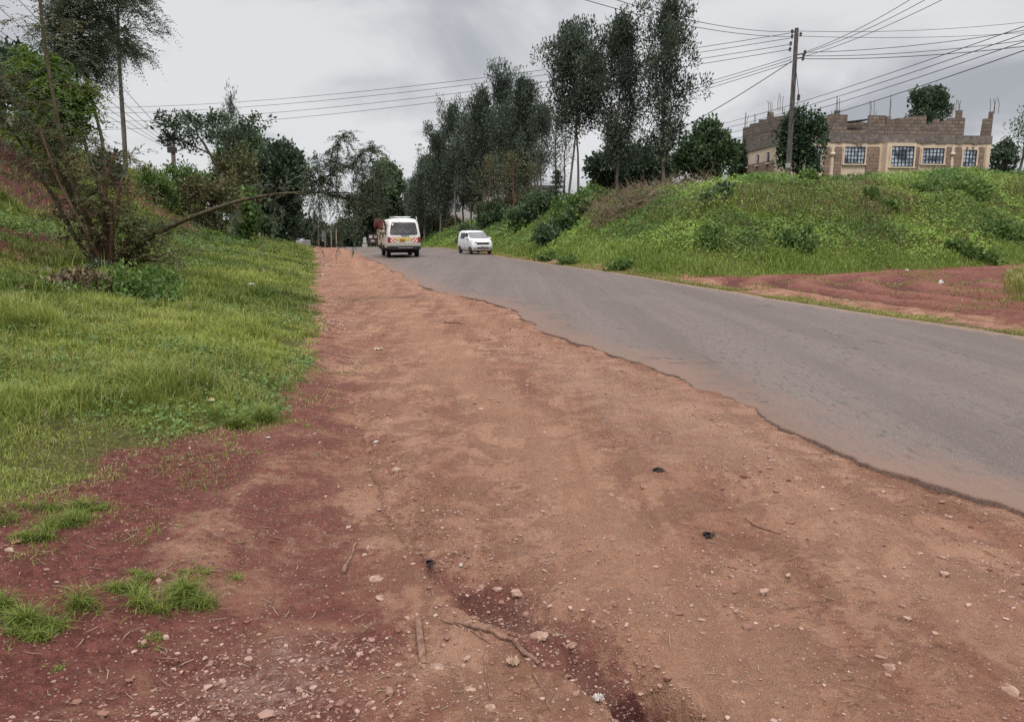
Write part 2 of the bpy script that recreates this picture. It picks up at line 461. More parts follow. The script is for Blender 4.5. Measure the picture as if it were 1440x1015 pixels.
def make_road():
    ys = [-10.0]
    while ys[-1] < 300:
        y = ys[-1]
        ys.append(y + (.25 if y < 1 else .035 if y < 14 else min(.035 * 1.02 ** ((y - 14) * 1.2), 2.0)))
    ys = np.array(ys)
    xl = road_left(ys)
    xr = road_right(ys) + .10 * fbm(ys * .5, ys * 0, 3, 24) + .04 * fbm(ys * 4, ys * 0, 3, 25)
    fr = np.concatenate([[0, .0015, .004, .008, .015], np.linspace(.03, .97, 26), [.99, .998, 1]])
    n = len(fr); w = (xr - xl)[:, None]
    X = xl[:, None] + w * fr[None]
    Y = np.repeat(ys[:, None], n, 1)
    camber = .05 * (1 - (2 * fr - 1) ** 2)
    Z = base(Y) + .012 + camber[None] + .012 * fbm(X * .5, Y * .25, 3, 27) * np.minimum(1, 6 * fr * (1 - fr))[None]
    Z[:, 0] -= .012; Z[:, 1] -= .004
    # skirts
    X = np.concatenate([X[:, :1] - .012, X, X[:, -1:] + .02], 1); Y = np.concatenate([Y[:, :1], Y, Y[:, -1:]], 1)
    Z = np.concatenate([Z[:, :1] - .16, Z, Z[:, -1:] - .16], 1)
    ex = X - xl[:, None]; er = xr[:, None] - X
    n += 2; m = len(ys)
    i = np.arange(m - 1)[:, None] * n + np.arange(n - 1)[None]
    F = np.stack([i, i + 1, i + n + 1, i + n], -1).reshape(-1, 4)
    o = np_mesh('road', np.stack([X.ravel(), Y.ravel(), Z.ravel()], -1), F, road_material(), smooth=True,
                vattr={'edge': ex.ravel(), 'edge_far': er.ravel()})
    tag(o, kind='structure')
make_road()

# ------------------------------------------------------------------ sky and sun
SUN_EL, SUN_ROT = R(58), R(200)
def make_world():
    w = bpy.data.worlds.new('World'); S.world = w; w.use_nodes = True
    t = w.node_tree; t.nodes.clear()
    class W(NT):
        def __init__(s): s.t = t
    q = W()
    out = q.n('ShaderNodeOutputWorld')
    sky = q.n('ShaderNodeTexSky', sky_type='NISHITA', sun_disc=False, sun_elevation=SUN_EL, sun_rotation=SUN_ROT)
    d = q.n('ShaderNodeTexCoord').outputs['Generated']
    sep = q.n('ShaderNodeSeparateXYZ', {0: d})
    zz = q.math('ADD', q.math('MAXIMUM', sep.outputs[2], 0.0), .16)
    px, py = q.math('DIVIDE', sep.outputs[0], zz), q.math('DIVIDE', sep.outputs[1], zz)
    v = q.n('ShaderNodeCombineXYZ', {0: px, 1: py, 2: 9.2}).outputs[0]
    f1 = q.noise(v, .95, 6, .5, .5)
    f2 = q.noise(q.mapping(v, (.55, 1.2, 1)), .34, 3, .5, .3)
    f = q.math('ADD', q.math('MULTIPLY', f1, .68), q.math('MULTIPLY', f2, .32))
    c = q.mix(q.ramp(f, .42, .58), (.250, .258, .280), (.475, .478, .488))
    # overcast: brighter overhead, a pale band low down
    up = q.ramp(sep.outputs[2], .28, .9, 1.0, 4.2)
    lo = q.ramp(sep.outputs[2], .14, 0.0, 0.0, .40)
    c = q.mix(lo, c, (.43, .442, .458))
    c = q.mix(1.0, c, q.n('ShaderNodeCombineColor', {0: up, 1: up, 2: up}).outputs[0], 'MULTIPLY')
    b1 = q.n('ShaderNodeBackground', {'Color': sky, 'Strength': .1})
    b2 = q.n('ShaderNodeBackground', {'Color': c, 'Strength': 1.0})
    mx = q.n('ShaderNodeMixShader', {0: .96, 1: b1.outputs[0], 2: b2.outputs[0]})
    t.links.new(mx.outputs[0], out.inputs[0])
    L = bpy.data.lights.new('sun', 'SUN'); L.energy = 1.1; L.angle = R(14); L.color = (1, .95, .88)
    o = bpy.data.objects.new('sun', L); link(o)
    az = SUN_ROT
    dirv = Vector((math.sin(az) * math.cos(SUN_EL), math.cos(az) * math.cos(SUN_EL), math.sin(SUN_EL)))
    o.rotation_euler = dirv.to_track_quat('Z', 'Y').to_euler()
make_world()
S.view_settings.view_transform = 'Standard'; S.view_settings.look = 'None'
S.view_settings.exposure = 0.66; S.view_settings.gamma = 1.0
S.cycles.max_bounces = 5; S.cycles.diffuse_bounces = 3; S.cycles.transmission_bounces = 4
S.cycles.use_denoising = False
# ------------------------------------------------------------------ plant materials
def leaf_mat(name, a, b, trans=.25, rough=.55, spec=.25):
    t = NT(name); f = t.attr('tint')
    c = t.mix(f, a, b)
    d = t.n('ShaderNodeBsdfPrincipled', {'Base Color': c, 'Roughness': rough, 'Specular IOR Level': spec})
    tr = t.n('ShaderNodeBsdfTranslucent', {'Color': t.mix(.5, c, (.5, .6, .1), 'MULTIPLY') if False else c})
    m = t.n('ShaderNodeMixShader', {0: trans, 1: d.outputs[0], 2: tr.outputs[0]})
    t.t.links.new(m.outputs[0], t.out.inputs[0])
    return t.m
def bark_mat(name, a, b, scale=14):
    t = NT(name); o = t.obj()
    f = t.noise(t.mapping(o, (1, 1, .25)), scale, 6, .65, .6)
    c = t.mix(t.ramp(f, .3, .7), a, b)
    t.bsdf(c, .9, 0, .15, t.bump(f, .8, .02))
    return t.m
L_GREV = leaf_mat('grevillea_leaves', (.026, .040, .028), (.125, .158, .112), .14)
L_DARK = leaf_mat('dark_leaves', (.030, .050, .030), (.105, .145, .085))
L_BROAD = leaf_mat('broad_leaves', (.036, .064, .030), (.130, .185, .085))
L_FEATH = leaf_mat('feathery_leaves', (0.041, 0.063, 0.039), (0.144, 0.178, 0.109), .3)
L_LIME = leaf_mat('lime_leaves', (.070, .125, .022), (.190, .270, .048), .4)
L_BROWN = leaf_mat('brownish_leaves', (0.064, 0.062, 0.029), (0.165, 0.160, 0.068))
L_HERB = leaf_mat('herb_leaves', (0.055, 0.110, 0.024), (0.165, 0.248, 0.061), .3)
L_COV = leaf_mat('creeper_leaves', (.042, .085, .022), (.165, .245, .062), .3)
L_IVY = leaf_mat('ivy_leaves', (.022, .046, .024), (.075, .120, .062))
L_DRY = leaf_mat('dry_twigs', (.085, .055, .036), (.27, .20, .135), 0)
L_GRASS = leaf_mat('grass_blades', (.085, .118, .020), (.235, .265, .075), .3)
L_UMB = leaf_mat('umbrella_leaves', (0.038, 0.062, 0.038), (0.120, 0.162, 0.096))
B_GREY = bark_mat('grey_bark', (.085, .070, .062), (.21, .18, .165))
B_DARK = bark_mat('dark_bark', (.040, .030, .025), (.11, .085, .07))
B_RED = bark_mat('red_brown_bark', (.095, .052, .036), (.22, .135, .095))
B_OLIVE = bark_mat('olive_bark', (.045, .037, .022), (.115, .095, .058))
L_BRUSH = leaf_mat('dead_brush', (.050, .034, .020), (.205, .148, .088), 0)

# ------------------------------------------------------------------ leaf geometry
def unit(v):
    return v / np.maximum(np.linalg.norm(v, axis=-1, keepdims=True), 1e-9)
def leaf_quads(C, D, N, L, W):
    """rhombic leaves: base C, axis D, blade normal N"""
    D = unit(D); S_ = unit(np.cross(D, N)); L = np.asarray(L).reshape(-1, 1); W = np.asarray(W).reshape(-1, 1)
    nn = np.cross(S_, D)
    v = np.stack([C, C + D * L * .5 + S_ * W * .5 + nn * L * .05, C + D * L, C + D * L * .5 - S_ * W * .5 + nn * L * .05], 1)
    n = len(C)
    return v.reshape(-1, 3), np.arange(n * 4).reshape(n, 4)
def leaf_cloud(r, cen, sig, n, L, W, up=.3, out=.6, droop=0.0, centre=None, ros=0.0):
    """n leaves round each of the centres"""
    m = len(cen)
    C = np.repeat(cen, n, 0) + np.clip(r.normal(size=(m * n, 3)), -1.7, 1.7) * np.repeat(np.broadcast_to(np.asarray(sig, float), (m, 3)) if np.ndim(sig) else np.full((m, 3), sig), n, 0)
    ctr = np.mean(cen, 0) if centre is None else np.asarray(centre)
    D = r.normal(size=C.shape) + out * unit(C - ctr) * 1.5 + np.array([0, 0, up - droop]) * 1.5
    if ros: D = D * .6 + ros * unit(C - np.repeat(cen, n, 0) + np.array([0, 0, .12])) * 1.6
    N = r.normal(size=C.shape) * .8 + np.array([0, 0, 1.0])
    k = r.uniform(.6, 1.25, len(C))
    v, f = leaf_quads(C, D, N, L * k, W * k)
    tint = np.clip(np.repeat(r.uniform(.0, .9, m), n) + r.uniform(-.28, .3, m * n), 0, 1)
    return v, f, tint
def fronds(r, base, dirs, L, nl, ll, lw, droop=.5, side=.9):
    """feathery sprays: a curved rachis with leaflets on both sides"""
    n = len(base); D = unit(dirs)
    t = (np.arange(nl) + .7) / nl
    L = np.asarray(L).reshape(-1, 1, 1) * np.ones((n, 1, 1))
    pos = base[:, None] + D[:, None] * t[None, :, None] * L + np.array([0, 0, -1.]) * (t ** 2)[None, :, None] * L * droop
    sd = unit(np.cross(D, np.array([0, 0, 1.])) + r.normal(size=(n, 3)) * .25)
    C = np.concatenate([pos, pos], 1).reshape(-1, 3)
    d = np.concatenate([np.broadcast_to((sd * side)[:, None], pos.shape) + D[:, None] * .55, np.broadcast_to((-sd * side)[:, None], pos.shape) + D[:, None] * .55], 1).reshape(-1, 3)
    d = d + r.normal(size=d.shape) * .2 + np.array([0, 0, -.2])
    N = np.array([0, 0, 1.]) + r.normal(size=d.shape) * .4
    k = np.concatenate([np.broadcast_to((1.15 - .7 * t)[None], (n, nl))] * 2, 1).reshape(-1) * r.uniform(.75, 1.2, len(C))
    v, f = leaf_quads(C, d, N, ll * k, np.full(len(C), lw))
    tint = np.clip(np.repeat(r.uniform(.1, .8, n), 2 * nl) + r.uniform(-.2, .25, len(C)), 0, 1)
    return v, f, tint
def cat_quads(lst):
    V, F, T = [], [], []; o = 0
    for v, f, t in lst:
        V.append(v); F.append(f + o); T.append(t); o += len(v)
    return np.concatenate(V), np.concatenate(F), np.concatenate(T)
def foliage(name, mat, lst, parent):
    v, f, t = cat_quads(lst)
    return np_mesh(name, v, f, mat, parent, fattr={'tint': t})

def wobble_line(r, a, b, n, amp):
    a, b = np.asarray(a, float), np.asarray(b, float)
    t = np.linspace(0, 1, n)[:, None]
    L = np.linalg.norm(b - a)
    w = np.cumsum(r.normal(size=(n, 3)), 0); w -= w[0] + (w[-1] - w[0]) * t
    return a + (b - a) * t + w * amp * L / n

def tall_tree(name, seed, h=10.0, rad=1.6, bare=.35, nb=34, per=16, leaf=(.30, .10), mat=None, bark=None, twin=0, upright=1.0, sig=.24, top=1.0, gaps=.0, parent=None):
    """a slender tree: straight bole, rising limbs, clumps of leaves with gaps between them"""
    r = np.random.default_rng(seed)
    root = parent if parent is not None else empty(name, (0, 0, 0))
    m = MB(); cens = []
    boles = [np.zeros(3)] if not twin else [np.array([-twin / 2, 0, 0]), np.array([twin / 2, .1, 0])]
    for bi, b0 in enumerate(boles):
        hh = h * (1 - .07 * bi)
        tr = wobble_line(r, b0, b0 * .4 + np.array([r.normal() * .15, r.normal() * .15, hh * .97]), 9, .10)
        m.tube(tr, [(.13 if not twin else .1) * (1 - .88 * i / 8) + .012 for i in range(9)], 7)
        for i in range(int(nb / len(boles))):
            q = (i + r.uniform(0, 1)) / (nb / len(boles)); q = q ** .9
            z = hh * (bare + (1 - bare) * q * .97)
            c0 = np.array([np.interp(z, tr[:, 2], tr[:, k]) for k in (0, 1, 2)])
            # crown profile: full in the middle, narrow feet, rounded top
            az = i * 2.4 + r.normal() * .5
            prof = rad * (math.sin(math.pi * min(1, (q * .86 + .14)) ** .9) ** .95) * r.uniform(.75, 1.15) * (.45 + 1.05 * float(vn(np.array([math.cos(az) * 1.1 + seed]), np.array([z * .62 + math.sin(az) * 1.1]), seed)[0]))
            if r.uniform() < gaps: continue
            el = upright * (R(25) + R(38) * q) + r.normal() * .18
            d = np.array([math.cos(az) * math.cos(el), math.sin(az) * math.cos(el), math.sin(el)])
            L = max(.35, prof / max(.35, math.cos(el)) * .85)
            L = min(L, (hh * top - z) * 1.2 + .3)
            pts = [c0 + d * L * t + np.array([0, 0, .18 * L * t * t * upright]) for t in (0, .4, .75, 1)]
            m.tube(pts, [.035, .022, .014, .006], 4, False)
            for t in (.55, 1.0):
                p = c0 + d * L * t + np.array([0, 0, .18 * L * t * t * upright])
                cens.append(p + r.normal(size=3) * .12)
                for _ in range(1 if r.uniform() < .55 else 0):
                    e = p + r.normal(size=3) * np.array([.33, .33, .22]) * (.5 + .35 * rad)
                    cens.append(e)
                    if r.uniform() < .3: m.tube([p, e], [.012, .004], 3, False)
        cens.append(tr[-1]); cens.append(tr[-1] + np.array([0, 0, .3]))
    cens = np.array(cens)
    m.build('trunk', bark or B_GREY, root, 60)
    lv = leaf_cloud(r, cens, sig * np.array([1, 1, 1.35]), per, leaf[0], leaf[1], up=.55 * upright, out=.7, centre=(0, 0, h * .55), ros=.8)
    foliage('crown', mat or L_GREV, [lv], root)
    return root

def lobed_crown(r, lobes, n_per_m2, L, W, up=.25, shell=.35):
    """leaves through the outer part of a set of ellipsoid lobes [(x,y,z,rx,ry,rz)], uneven and clumped"""
    out = []
    for (x, y, z, a, b, c) in lobes:
        area = 4 * math.pi * ((a * b) ** 1.6 / 3 + (a * c) ** 1.6 / 3 + (b * c) ** 1.6 / 3) ** (1 / 1.6)
        nc = max(8, int(area * n_per_m2 / 14))
        u = unit(r.normal(size=(nc, 3)))
        u[:, 2] = np.where(u[:, 2] < -.55, -u[:, 2], u[:, 2])
        rad = 1 - shell * r.uniform(0, 1, nc) ** 1.6 + r.normal(size=nc) * .07
        cen = u * rad[:, None] * np.array([a, b, c]) + np.array([x, y, z])
        out.append(leaf_cloud(r, cen, .10 + .075 * (a + b + c) / 3, 14, L, W, up=up, out=.8, centre=(x, y, z - c * .4)))
    return out
def broad_tree(name, seed, lobes, stems, mat, bark=None, dens=22, leaf=(.26, .14), up=.2, parent=None, shell=.5, crown='crown'):
    r = np.random.default_rng(seed)
    root = parent if parent is not None else empty(name, (0, 0, 0))
    m = MB()
    for st in stems:
        pts = [np.array(p[:3], float) for p in st]; rr = [p[3] for p in st]
        fine = []; fr = []
        for i in range(len(pts) - 1):
            for k in range(3):
                t = k / 3; fine.append(pts[i] * (1 - t) + pts[i + 1] * t + (r.normal(size=3) * .03 * np.linalg.norm(pts[i + 1] - pts[i]) if k else 0)); fr.append(rr[i] * (1 - t) + rr[i + 1] * t)
        fine.append(pts[-1]); fr.append(rr[-1])
        m.tube(fine, fr, 7)
        # limbs fanning from each stem's upper end into the lobes
    tops = [np.array(st[-1][:3]) for st in stems]
    for l in lobes:
        t0 = min(tops, key=lambda q: np.linalg.norm(q - np.array(l[:3])))
        for _ in range(3):
            e = np.array(l[:3]) + unit(r.normal(size=(1, 3)))[0] * np.array(l[3:]) * .75
            m.tube(wobble_line(r, t0, e, 5, .25), [.05, .035, .024, .015, .006], 4, False)
    if m.v: m.build('trunk', bark or B_DARK, root, 60)
    foliage(crown, mat, lobed_crown(r, lobes, dens, leaf[0], leaf[1], up, shell), root)
    return root
def rand_lobes(r, n, w, d, z0, z1, lr=(.35, .55)):
    """n lobes filling an uneven ellipsoid of half width w, half depth d between z0 and z1"""
    out = [(0, 0, (z0 + z1) / 2, w * .72, d * .72, (z1 - z0) * .40)]
    for i in range(n):
        u = unit(r.normal(size=(1, 3)))[0]
        k = r.uniform(*lr)
        out.append((u[0] * w * (1 - k * .8), u[1] * d * (1 - k * .8), (z0 + z1) / 2 + u[2] * (z1 - z0) / 2 * (1 - k * .8), w * k, d * k, (z1 - z0) / 2 * k * 1.1))
    return out

def place(o, u, D, vtop=None, native_h=10.0, width=None, native_w=3.4, rz=0.0, vbase=None, sink=.1):
    """stand a tree on the terrain in the direction u at distance D, its top at vtop"""
    x = P(u, 300, D).x
    z = H1(x, D) - sink if vbase is None else P(u, vbase, D).z
    o.location = (x, D, z)
    if vtop is not None:
        h = P(u, vtop, D).z - z
        sz = h / native_h
        sx = sz if width is None else width * D / F_PX / native_w
        o.scale = (sx, sx, sz)
    o.rotation_euler.z = rz
    return o
# ------------------------------------------------------------------ tall slender trees on the right bank
GL=dict(leaf=(.27,.11),sig=.30)
protos = [tall_tree('tall_tree', 11, nb=44, rad=2.3, bare=.28, per=80,**GL),
          tall_tree('tall_tree', 12, nb=40, rad=2.1, bare=.34, per=76, gaps=.12,**GL),
          tall_tree('tall_tree', 13, nb=48, rad=2.5, bare=.24, per=80,**GL),
          tall_tree('tall_tree', 14, nb=36, rad=2.0, bare=.38, per=76, gaps=.15,**GL)]
used = [False] * 4
def grev(k, u, vtop, D, width, label, group, rz):
    o = protos[k] if not used[k] else copy_thing(protos[k], (0, 0, 0))
    used[k] = True
    place(o, u, D, vtop, 10.6, width * .88, 4.0, rz)
    tag(o, label, 'tree', group)
    return o
GROVE = 'slender trees of the roadside grove'
grove = [
 (0, 583, 262, 104, 46, 'small slender tree at the far left end of the roadside grove, nearest the van'),
 (2, 597, 222, 98, 54, 'second slender tree from the left end of the roadside grove above the van roof'),
 (1, 618, 190, 92, 50, 'slender dark tree in the left half of the grove, taller than its left neighbours'),
 (3, 640, 148, 86, 46, 'slender tree with a pointed top standing clear of the left half of the grove'),
 (2, 662, 178, 84, 52, 'slender dark tree between the pointed tree and the tallest part of the grove'),
 (0, 682, 130, 80, 54, 'slender tree on the left shoulder of the tallest part of the grove'),
 (1, 706, 112, 77, 58, 'tallest slender tree in the middle of the roadside grove'),
 (2, 736, 118, 74, 62, 'full crowned slender tree at the right end of the grove with a bare lower trunk'),
 (3, 760, 150, 72, 48, 'thin slender tree at the right edge of the grove leaning over the gap of sky'),
]
for i, (k, u, v, D, w, lab) in enumerate(grove): grev(k, u, v, D, w, lab, GROVE, i * 1.7)
inner = [(1, 608, 238, 106, 44), (3, 630, 210, 101, 46), (0, 650, 205, 97, 48), (2, 672, 190, 94, 50), (1, 694, 165, 90, 52),
         (0, 718, 160, 87, 54), (3, 742, 165, 82, 50), (2, 590, 250, 112, 48), (0, 624, 235, 110, 44), (1, 664, 225, 104, 46), (3, 700, 205, 100, 48), (2, 728, 200, 94, 50)]
for i, (k, u, v, D, w) in enumerate(inner):
    grev(k, u, v, D, w, 'slender tree in the inner rows of the roadside grove, crown hidden among its neighbours', 'inner trees of the roadside grove', i * 2.1 + .6)

brn = tall_tree('young_tree', 21, h=10, rad=1.9, bare=.18, nb=30, per=14, mat=L_BROWN, bark=B_RED)
for i, (u, v, D, w, lab) in enumerate([(688, 222, 66, 44, 'brownish young tree in front of the left part of the grove'),
                                  (722, 216, 64, 50, 'brownish young tree under the tall right end of the grove'),
                                  (752, 232, 65, 36, 'smaller brownish young tree at the foot of the right grove edge')]):
    o = brn if i == 0 else copy_thing(brn, (0, 0, 0))
    place(o, u, D, v, 10.2, w, 3.4, i * 2.0); tag(o, lab, 'tree', 'brownish young trees')

# the gap and the three tall trees near the pole
t = tall_tree('twin_trunk_tree', 31, h=11, rad=2.5, bare=.47, nb=56, per=120, twin=.75, leaf=(.24, .105), sig=.30, mat=L_GREV, bark=B_GREY)
place(t, 806, 52, 52, 11.4, 68, 3.9, .2); tag(t, 'tall dark tree with two bare trunks, left of the three tallest trees', 'tree')
t = tall_tree('tall_tree', 32, h=11, rad=2.3, bare=.2, nb=54, per=115, leaf=(.24, .105), upright=.9, gaps=.15, sig=.31)
place(t, 870, 50, 28, 11.5, 60, 3.5, 1.2); tag(t, 'tall loose tree between the twin trunked tree and the tallest tree', 'tree')
t = tall_tree('tall_tree', 33, h=11.5, rad=2.2, bare=.2, nb=54, per=120, leaf=(.24, .105), gaps=.15, sig=.30)
place(t, 932, 48, 4, 12.0, 58, 3.4, 2.2); tag(t, 'tallest narrow tree on the right bank, left of the utility pole', 'tree')
t = tall_tree('slim_tree', 34, h=8, rad=1.35, bare=.38, nb=34, per=14, leaf=(.26, .08), gaps=.15)
place(t, 781, 58, 160, 8.2, 52, 3.4, .4); tag(t, 'slim loose tree in the sky gap right of the grove', 'tree')
t2 = tall_tree('slim_tree', 35, h=8, rad=1.0, bare=.45, nb=18, per=12, leaf=(.26, .08), gaps=.25)
place(t2, 759, 56, 205, 8.2, 34, 2.6, .4); tag(t2, 'thin sapling with a wispy crown in the gap beside the grove', 'tree')
t3 = tall_tree('slim_tree', 36, h=8, rad=1.0, bare=.5, nb=16, per=12, leaf=(.26, .08), gaps=.2)
place(t3, 794, 55, 190, 8.2, 34, 2.6, 1.4); tag(t3, 'thin wispy sapling just left of the twin trunked tree', 'tree')

def norfolk():
    r = np.random.default_rng(40); root = empty('tiered_conifer', (0, 0, 0)); m = MB()
    m.tube([(0, 0, 0), (0, 0, 2.6)], [.05, .012], 6); lst = []
    for k in range(8):
        z = .45 + k * .28; L = .95 * (1 - k / 9.5)
        for a in range(7):
            az = a * 2 * math.pi / 7 + k * .4; d = np.array([math.cos(az), math.sin(az), .12])
            m.tube([(0, 0, z), tuple(d * L + np.array([0, 0, z]))], [.018, .006], 4, False)
            cen = np.array([d * L * t + np.array([0, 0, z]) for t in (.25, .4, .55, .7, .85, 1)])
            lst.append(leaf_cloud(r, cen, (.06, .06, .025), 7, .17, .06, up=.1, out=1.0))
    m.build('trunk', B_DARK, root); foliage('crown', L_DARK, lst, root)
    return root
o = norfolk(); place(o, 783, 53, 236, 2.7, 34, 2.0); tag(o, 'small dark conifer with flat tiers of branches on the bank top', 'tree')

r_ = np.random.default_rng(50)
def dense(name, seed, u, D, vtop, width, nl, mat, label, cat='tree', vlow=None, dens=46, leaf=(.32, .19), bark=None, depth=None, lr=(.3, .5), group=None, z0=.0, sink=.15):
    """a broad dense tree or bush sized by what it spans"""
    rr = np.random.default_rng(seed)
    x = P(u, 300, D).x; zb = H1(x, D) - sink
    h = P(u, vtop, D).z - zb; w = width * D / F_PX / 2
    lob = rand_lobes(rr, nl, w, depth or w * .9, h * z0, h, lr)
    st = [[(0, 0, 0, .05 * h ** .8 + .03), (rr.normal() * .1, rr.normal() * .1, h * (z0 + .25), .03 * h ** .8 + .02), (rr.normal() * .2, 0, h * .6, .03)]]
    o = broad_tree(name, seed, lob, st, mat, bark, dens, leaf)
    o.location = (x, D, zb); tag(o, label, cat, group)
    return o
dense('dense_tree', 51, 862, 56, 196, 92, 12, L_DARK, 'dark dense tree low behind the tall loose tree', z0=.02)
dense('dense_tree', 56, 912, 58, 205, 84, 10, L_DARK, 'dark dense tree low behind the tallest narrow tree', z0=.02)
dense('dense_tree', 52, 988, 55, 174, 84, 14, L_BROAD, 'rounded dark green tree between the tallest tree and the block building', z0=.03, leaf=(.3, .18), dens=50)
dense('dense_tree', 53, 1035, 60, 200, 40, 8, L_DARK, 'small dark tree peeping out behind the left corner of the block building', z0=.03)
dense('dense_tree', 54, 1290, 68, 127, 62, 12, L_DARK, 'round dark tree rising behind the roof of the block building', z0=.45)
o = tall_tree('open_tree', 55, h=6, rad=2.2, bare=.35, nb=30, per=16, leaf=(.26, .1), upright=.6, mat=L_UMB)
place(o, 1428, 58, 154, 6.3, 76, 4.6); tag(o, 'open crowned tree at the right edge beyond the block building', 'tree')
dense('bush', 57, 1402, 56, 200, 42, 7, L_DARK, 'dark bush against the right end of the block building', 'bush', z0=.0)

# ivy covered tree by the pole
rr = np.random.default_rng(60)
x = P(1122, 240, 47).x; zb = H1(x, 47) - .1
k = 47 / F_PX
hz = lambda v: P(1122, v, 47).z - zb
lob = [(-.55, 0, hz(195), .85, .8, 1.3), (.85, 0, hz(203), .72, .7, 1.75), (-.1, .2, hz(212), 1.1, .8, 1.5), (-.1, .1, hz(172), .62, .6, .85), (-.75, -.1, hz(228), .55, .6, .9),
       (-.45, 0, hz(184), .6, .6, .7), (.35, -.1, hz(232), .9, .7, .8), (1.0, 0, hz(180), .4, .5, .6)]
o = broad_tree('ivy_covered_tree', 60, lob, [[(0, 0, 0, .2), (.1, 0, 1.5, .16), (0, 0, 3.0, .08)]], L_IVY, B_DARK, 95, (.2, .15), up=-.5, shell=.35)
o.location = (x, 47, zb); tag(o, 'squat tree smothered in dark ivy behind the utility pole', 'tree')

# ------------------------------------------------------------------ trees on the left bank
def px_line(pts, n=6):
    """smooth line through points given as (u, v, D)"""
    q = [P(*p) for p in pts]; out = []
    q = [q[0] * 2 - q[1]] + q + [q[-1] * 2 - q[-2]]
    for i in range(1, len(q) - 2):
        for j in range(n):
            t = j / n; a, b, c, d = q[i - 1:i + 3]
            out.append(.5 * ((2 * b) + (c - a) * t + (2 * a - 5 * b + 4 * c - d) * t * t + (3 * b - a - 3 * c + d) * t ** 3))
    out.append(q[-2]); return out
def stem(root, pts, r0, r1, mat, name='trunk', n=6):
    l = px_line(pts, n); o = Vector(root.location)
    m = MB(); m.tube([p - o for p in l], [r0 + (r1 - r0) * (i / (len(l) - 1)) for i in range(len(l))], 8)
    m.build(name, mat, root, 60); return [np.array(p - o) for p in l]
def feather_crown(r, lines, n, reach, L, nl, ll, lw, droop, zmin=-1e9, m=None, bias=(0, 0, 0), lowest=.42):
    """drooping sprays on limbs that leave the upper part of each line"""
    B, D = [], []
    for ln in lines:
        for i in range(n):
            k = int(len(ln) * r.uniform(lowest, 1.0)); k = min(k, len(ln) - 1)
            p = ln[k]
            if p[2] < zmin: continue
            az = r.uniform(0, 2 * math.pi); el = r.uniform(-.1, .7)
            d = np.array([math.cos(az) * math.cos(el), math.sin(az) * math.cos(el), math.sin(el)]) + np.array(bias)
            q = reach * r.uniform(.45, 1.1)
            pts = [p + d * q * t - np.array([0, 0, .35 * q * t * t]) for t in (0, .35, .7, 1)]
            if m is not None: m.tube(pts, [.022, .014, .009, .004], 4, False)
            for t in np.linspace(.25, 1, 9):
                c = p + d * q * t - np.array([0, 0, .35 * q * t * t])
                for _ in range(2):
                    B.append(c + r.normal(size=3) * .08); D.append(d * .7 + r.normal(size=3) * .75 + np.array([0, 0, -.1]))
    B, D = np.array(B), np.array(D)
    return fronds(r, B, D, L * r.uniform(.6, 1.2, len(B)), nl, ll, lw, droop)
def feather_tree(name, label, base, lines, rads, n, reach, L, ll, lw, seed, mat=L_FEATH, bark=B_GREY, droop=.55, bias=(0, 0, 0), zmin=-1e9, lowest=.42):
    r = np.random.default_rng(seed); root = empty(name, base)
    ls = [stem(root, p, rads[0], rads[1], bark) for p in lines]
    m = MB(); fc = feather_crown(r, ls, n, reach, L, 9, ll, lw, droop, zmin, m, bias, lowest)
    m.build('limbs', bark, root); foliage('crown', mat, [fc], root)
    tag(root, label, 'tree'); return root
D0 = 29
bp = PG(177, 246)
D0 = bp.y
feather_tree('feathery_tree', 'tall feathery tree with a straight pale trunk, rightmost of those on the left bank', bp,
             [[(177, 252, D0), (175, 200, D0), (171, 140, D0), (168, 90, D0 - .2), (166, 30, D0 - .4), (165, -60, D0 - .5), (166, -120, D0 - .4)]],
             (.16, .05), 84, 2.9, 1.1, .25, .062, 71, bias=(.15, 0, -.05), lowest=.52)
D1 = 21.0
zb = PG(148, 300); D1 = zb.y
feather_tree('feathery_tree', 'feathery tree with two curved thin trunks left of the straight pale trunk', zb,
             [[(146, 300, D1), (137, 255, D1), (121, 208, D1), (113, 160, D1), (108, 100, D1), (112, 40, D1), (110, -40, D1), (112, -100, D1)],
              [(149, 300, D1), (147, 240, D1), (143, 195, D1), (130, 145, D1), (120, 100, D1), (113, 60, D1), (130, 0, D1), (140, -60, D1)]],
             (.075, .03), 62, 1.7, .7, .16, .042, 72, zmin=3.2, lowest=.55)
dense('dense_tree', 73, 20, 34, 60, 150, 12, L_DARK, 'dark dense tree behind the thin stems at the left edge', z0=.28, leaf=(.26, .14), dens=44)
# lime green sapling hanging in front of it
bl = PG(72, 262); Dl = bl.y
o = feather_tree('lime_sapling', 'bright green bushy sapling in front of the dark tree on the left bank', bl,
             [[(72, 262, Dl), (70, 225, Dl), (64, 180, Dl), (58, 130, Dl), (55, 85, Dl)], [(72, 258, Dl), (80, 205, Dl), (88, 160, Dl), (90, 120, Dl)]],
             (.05, .015), 52, .85 * Dl / 25, .6 * Dl / 25, .17, .07, 74, mat=L_LIME, bark=B_OLIVE)

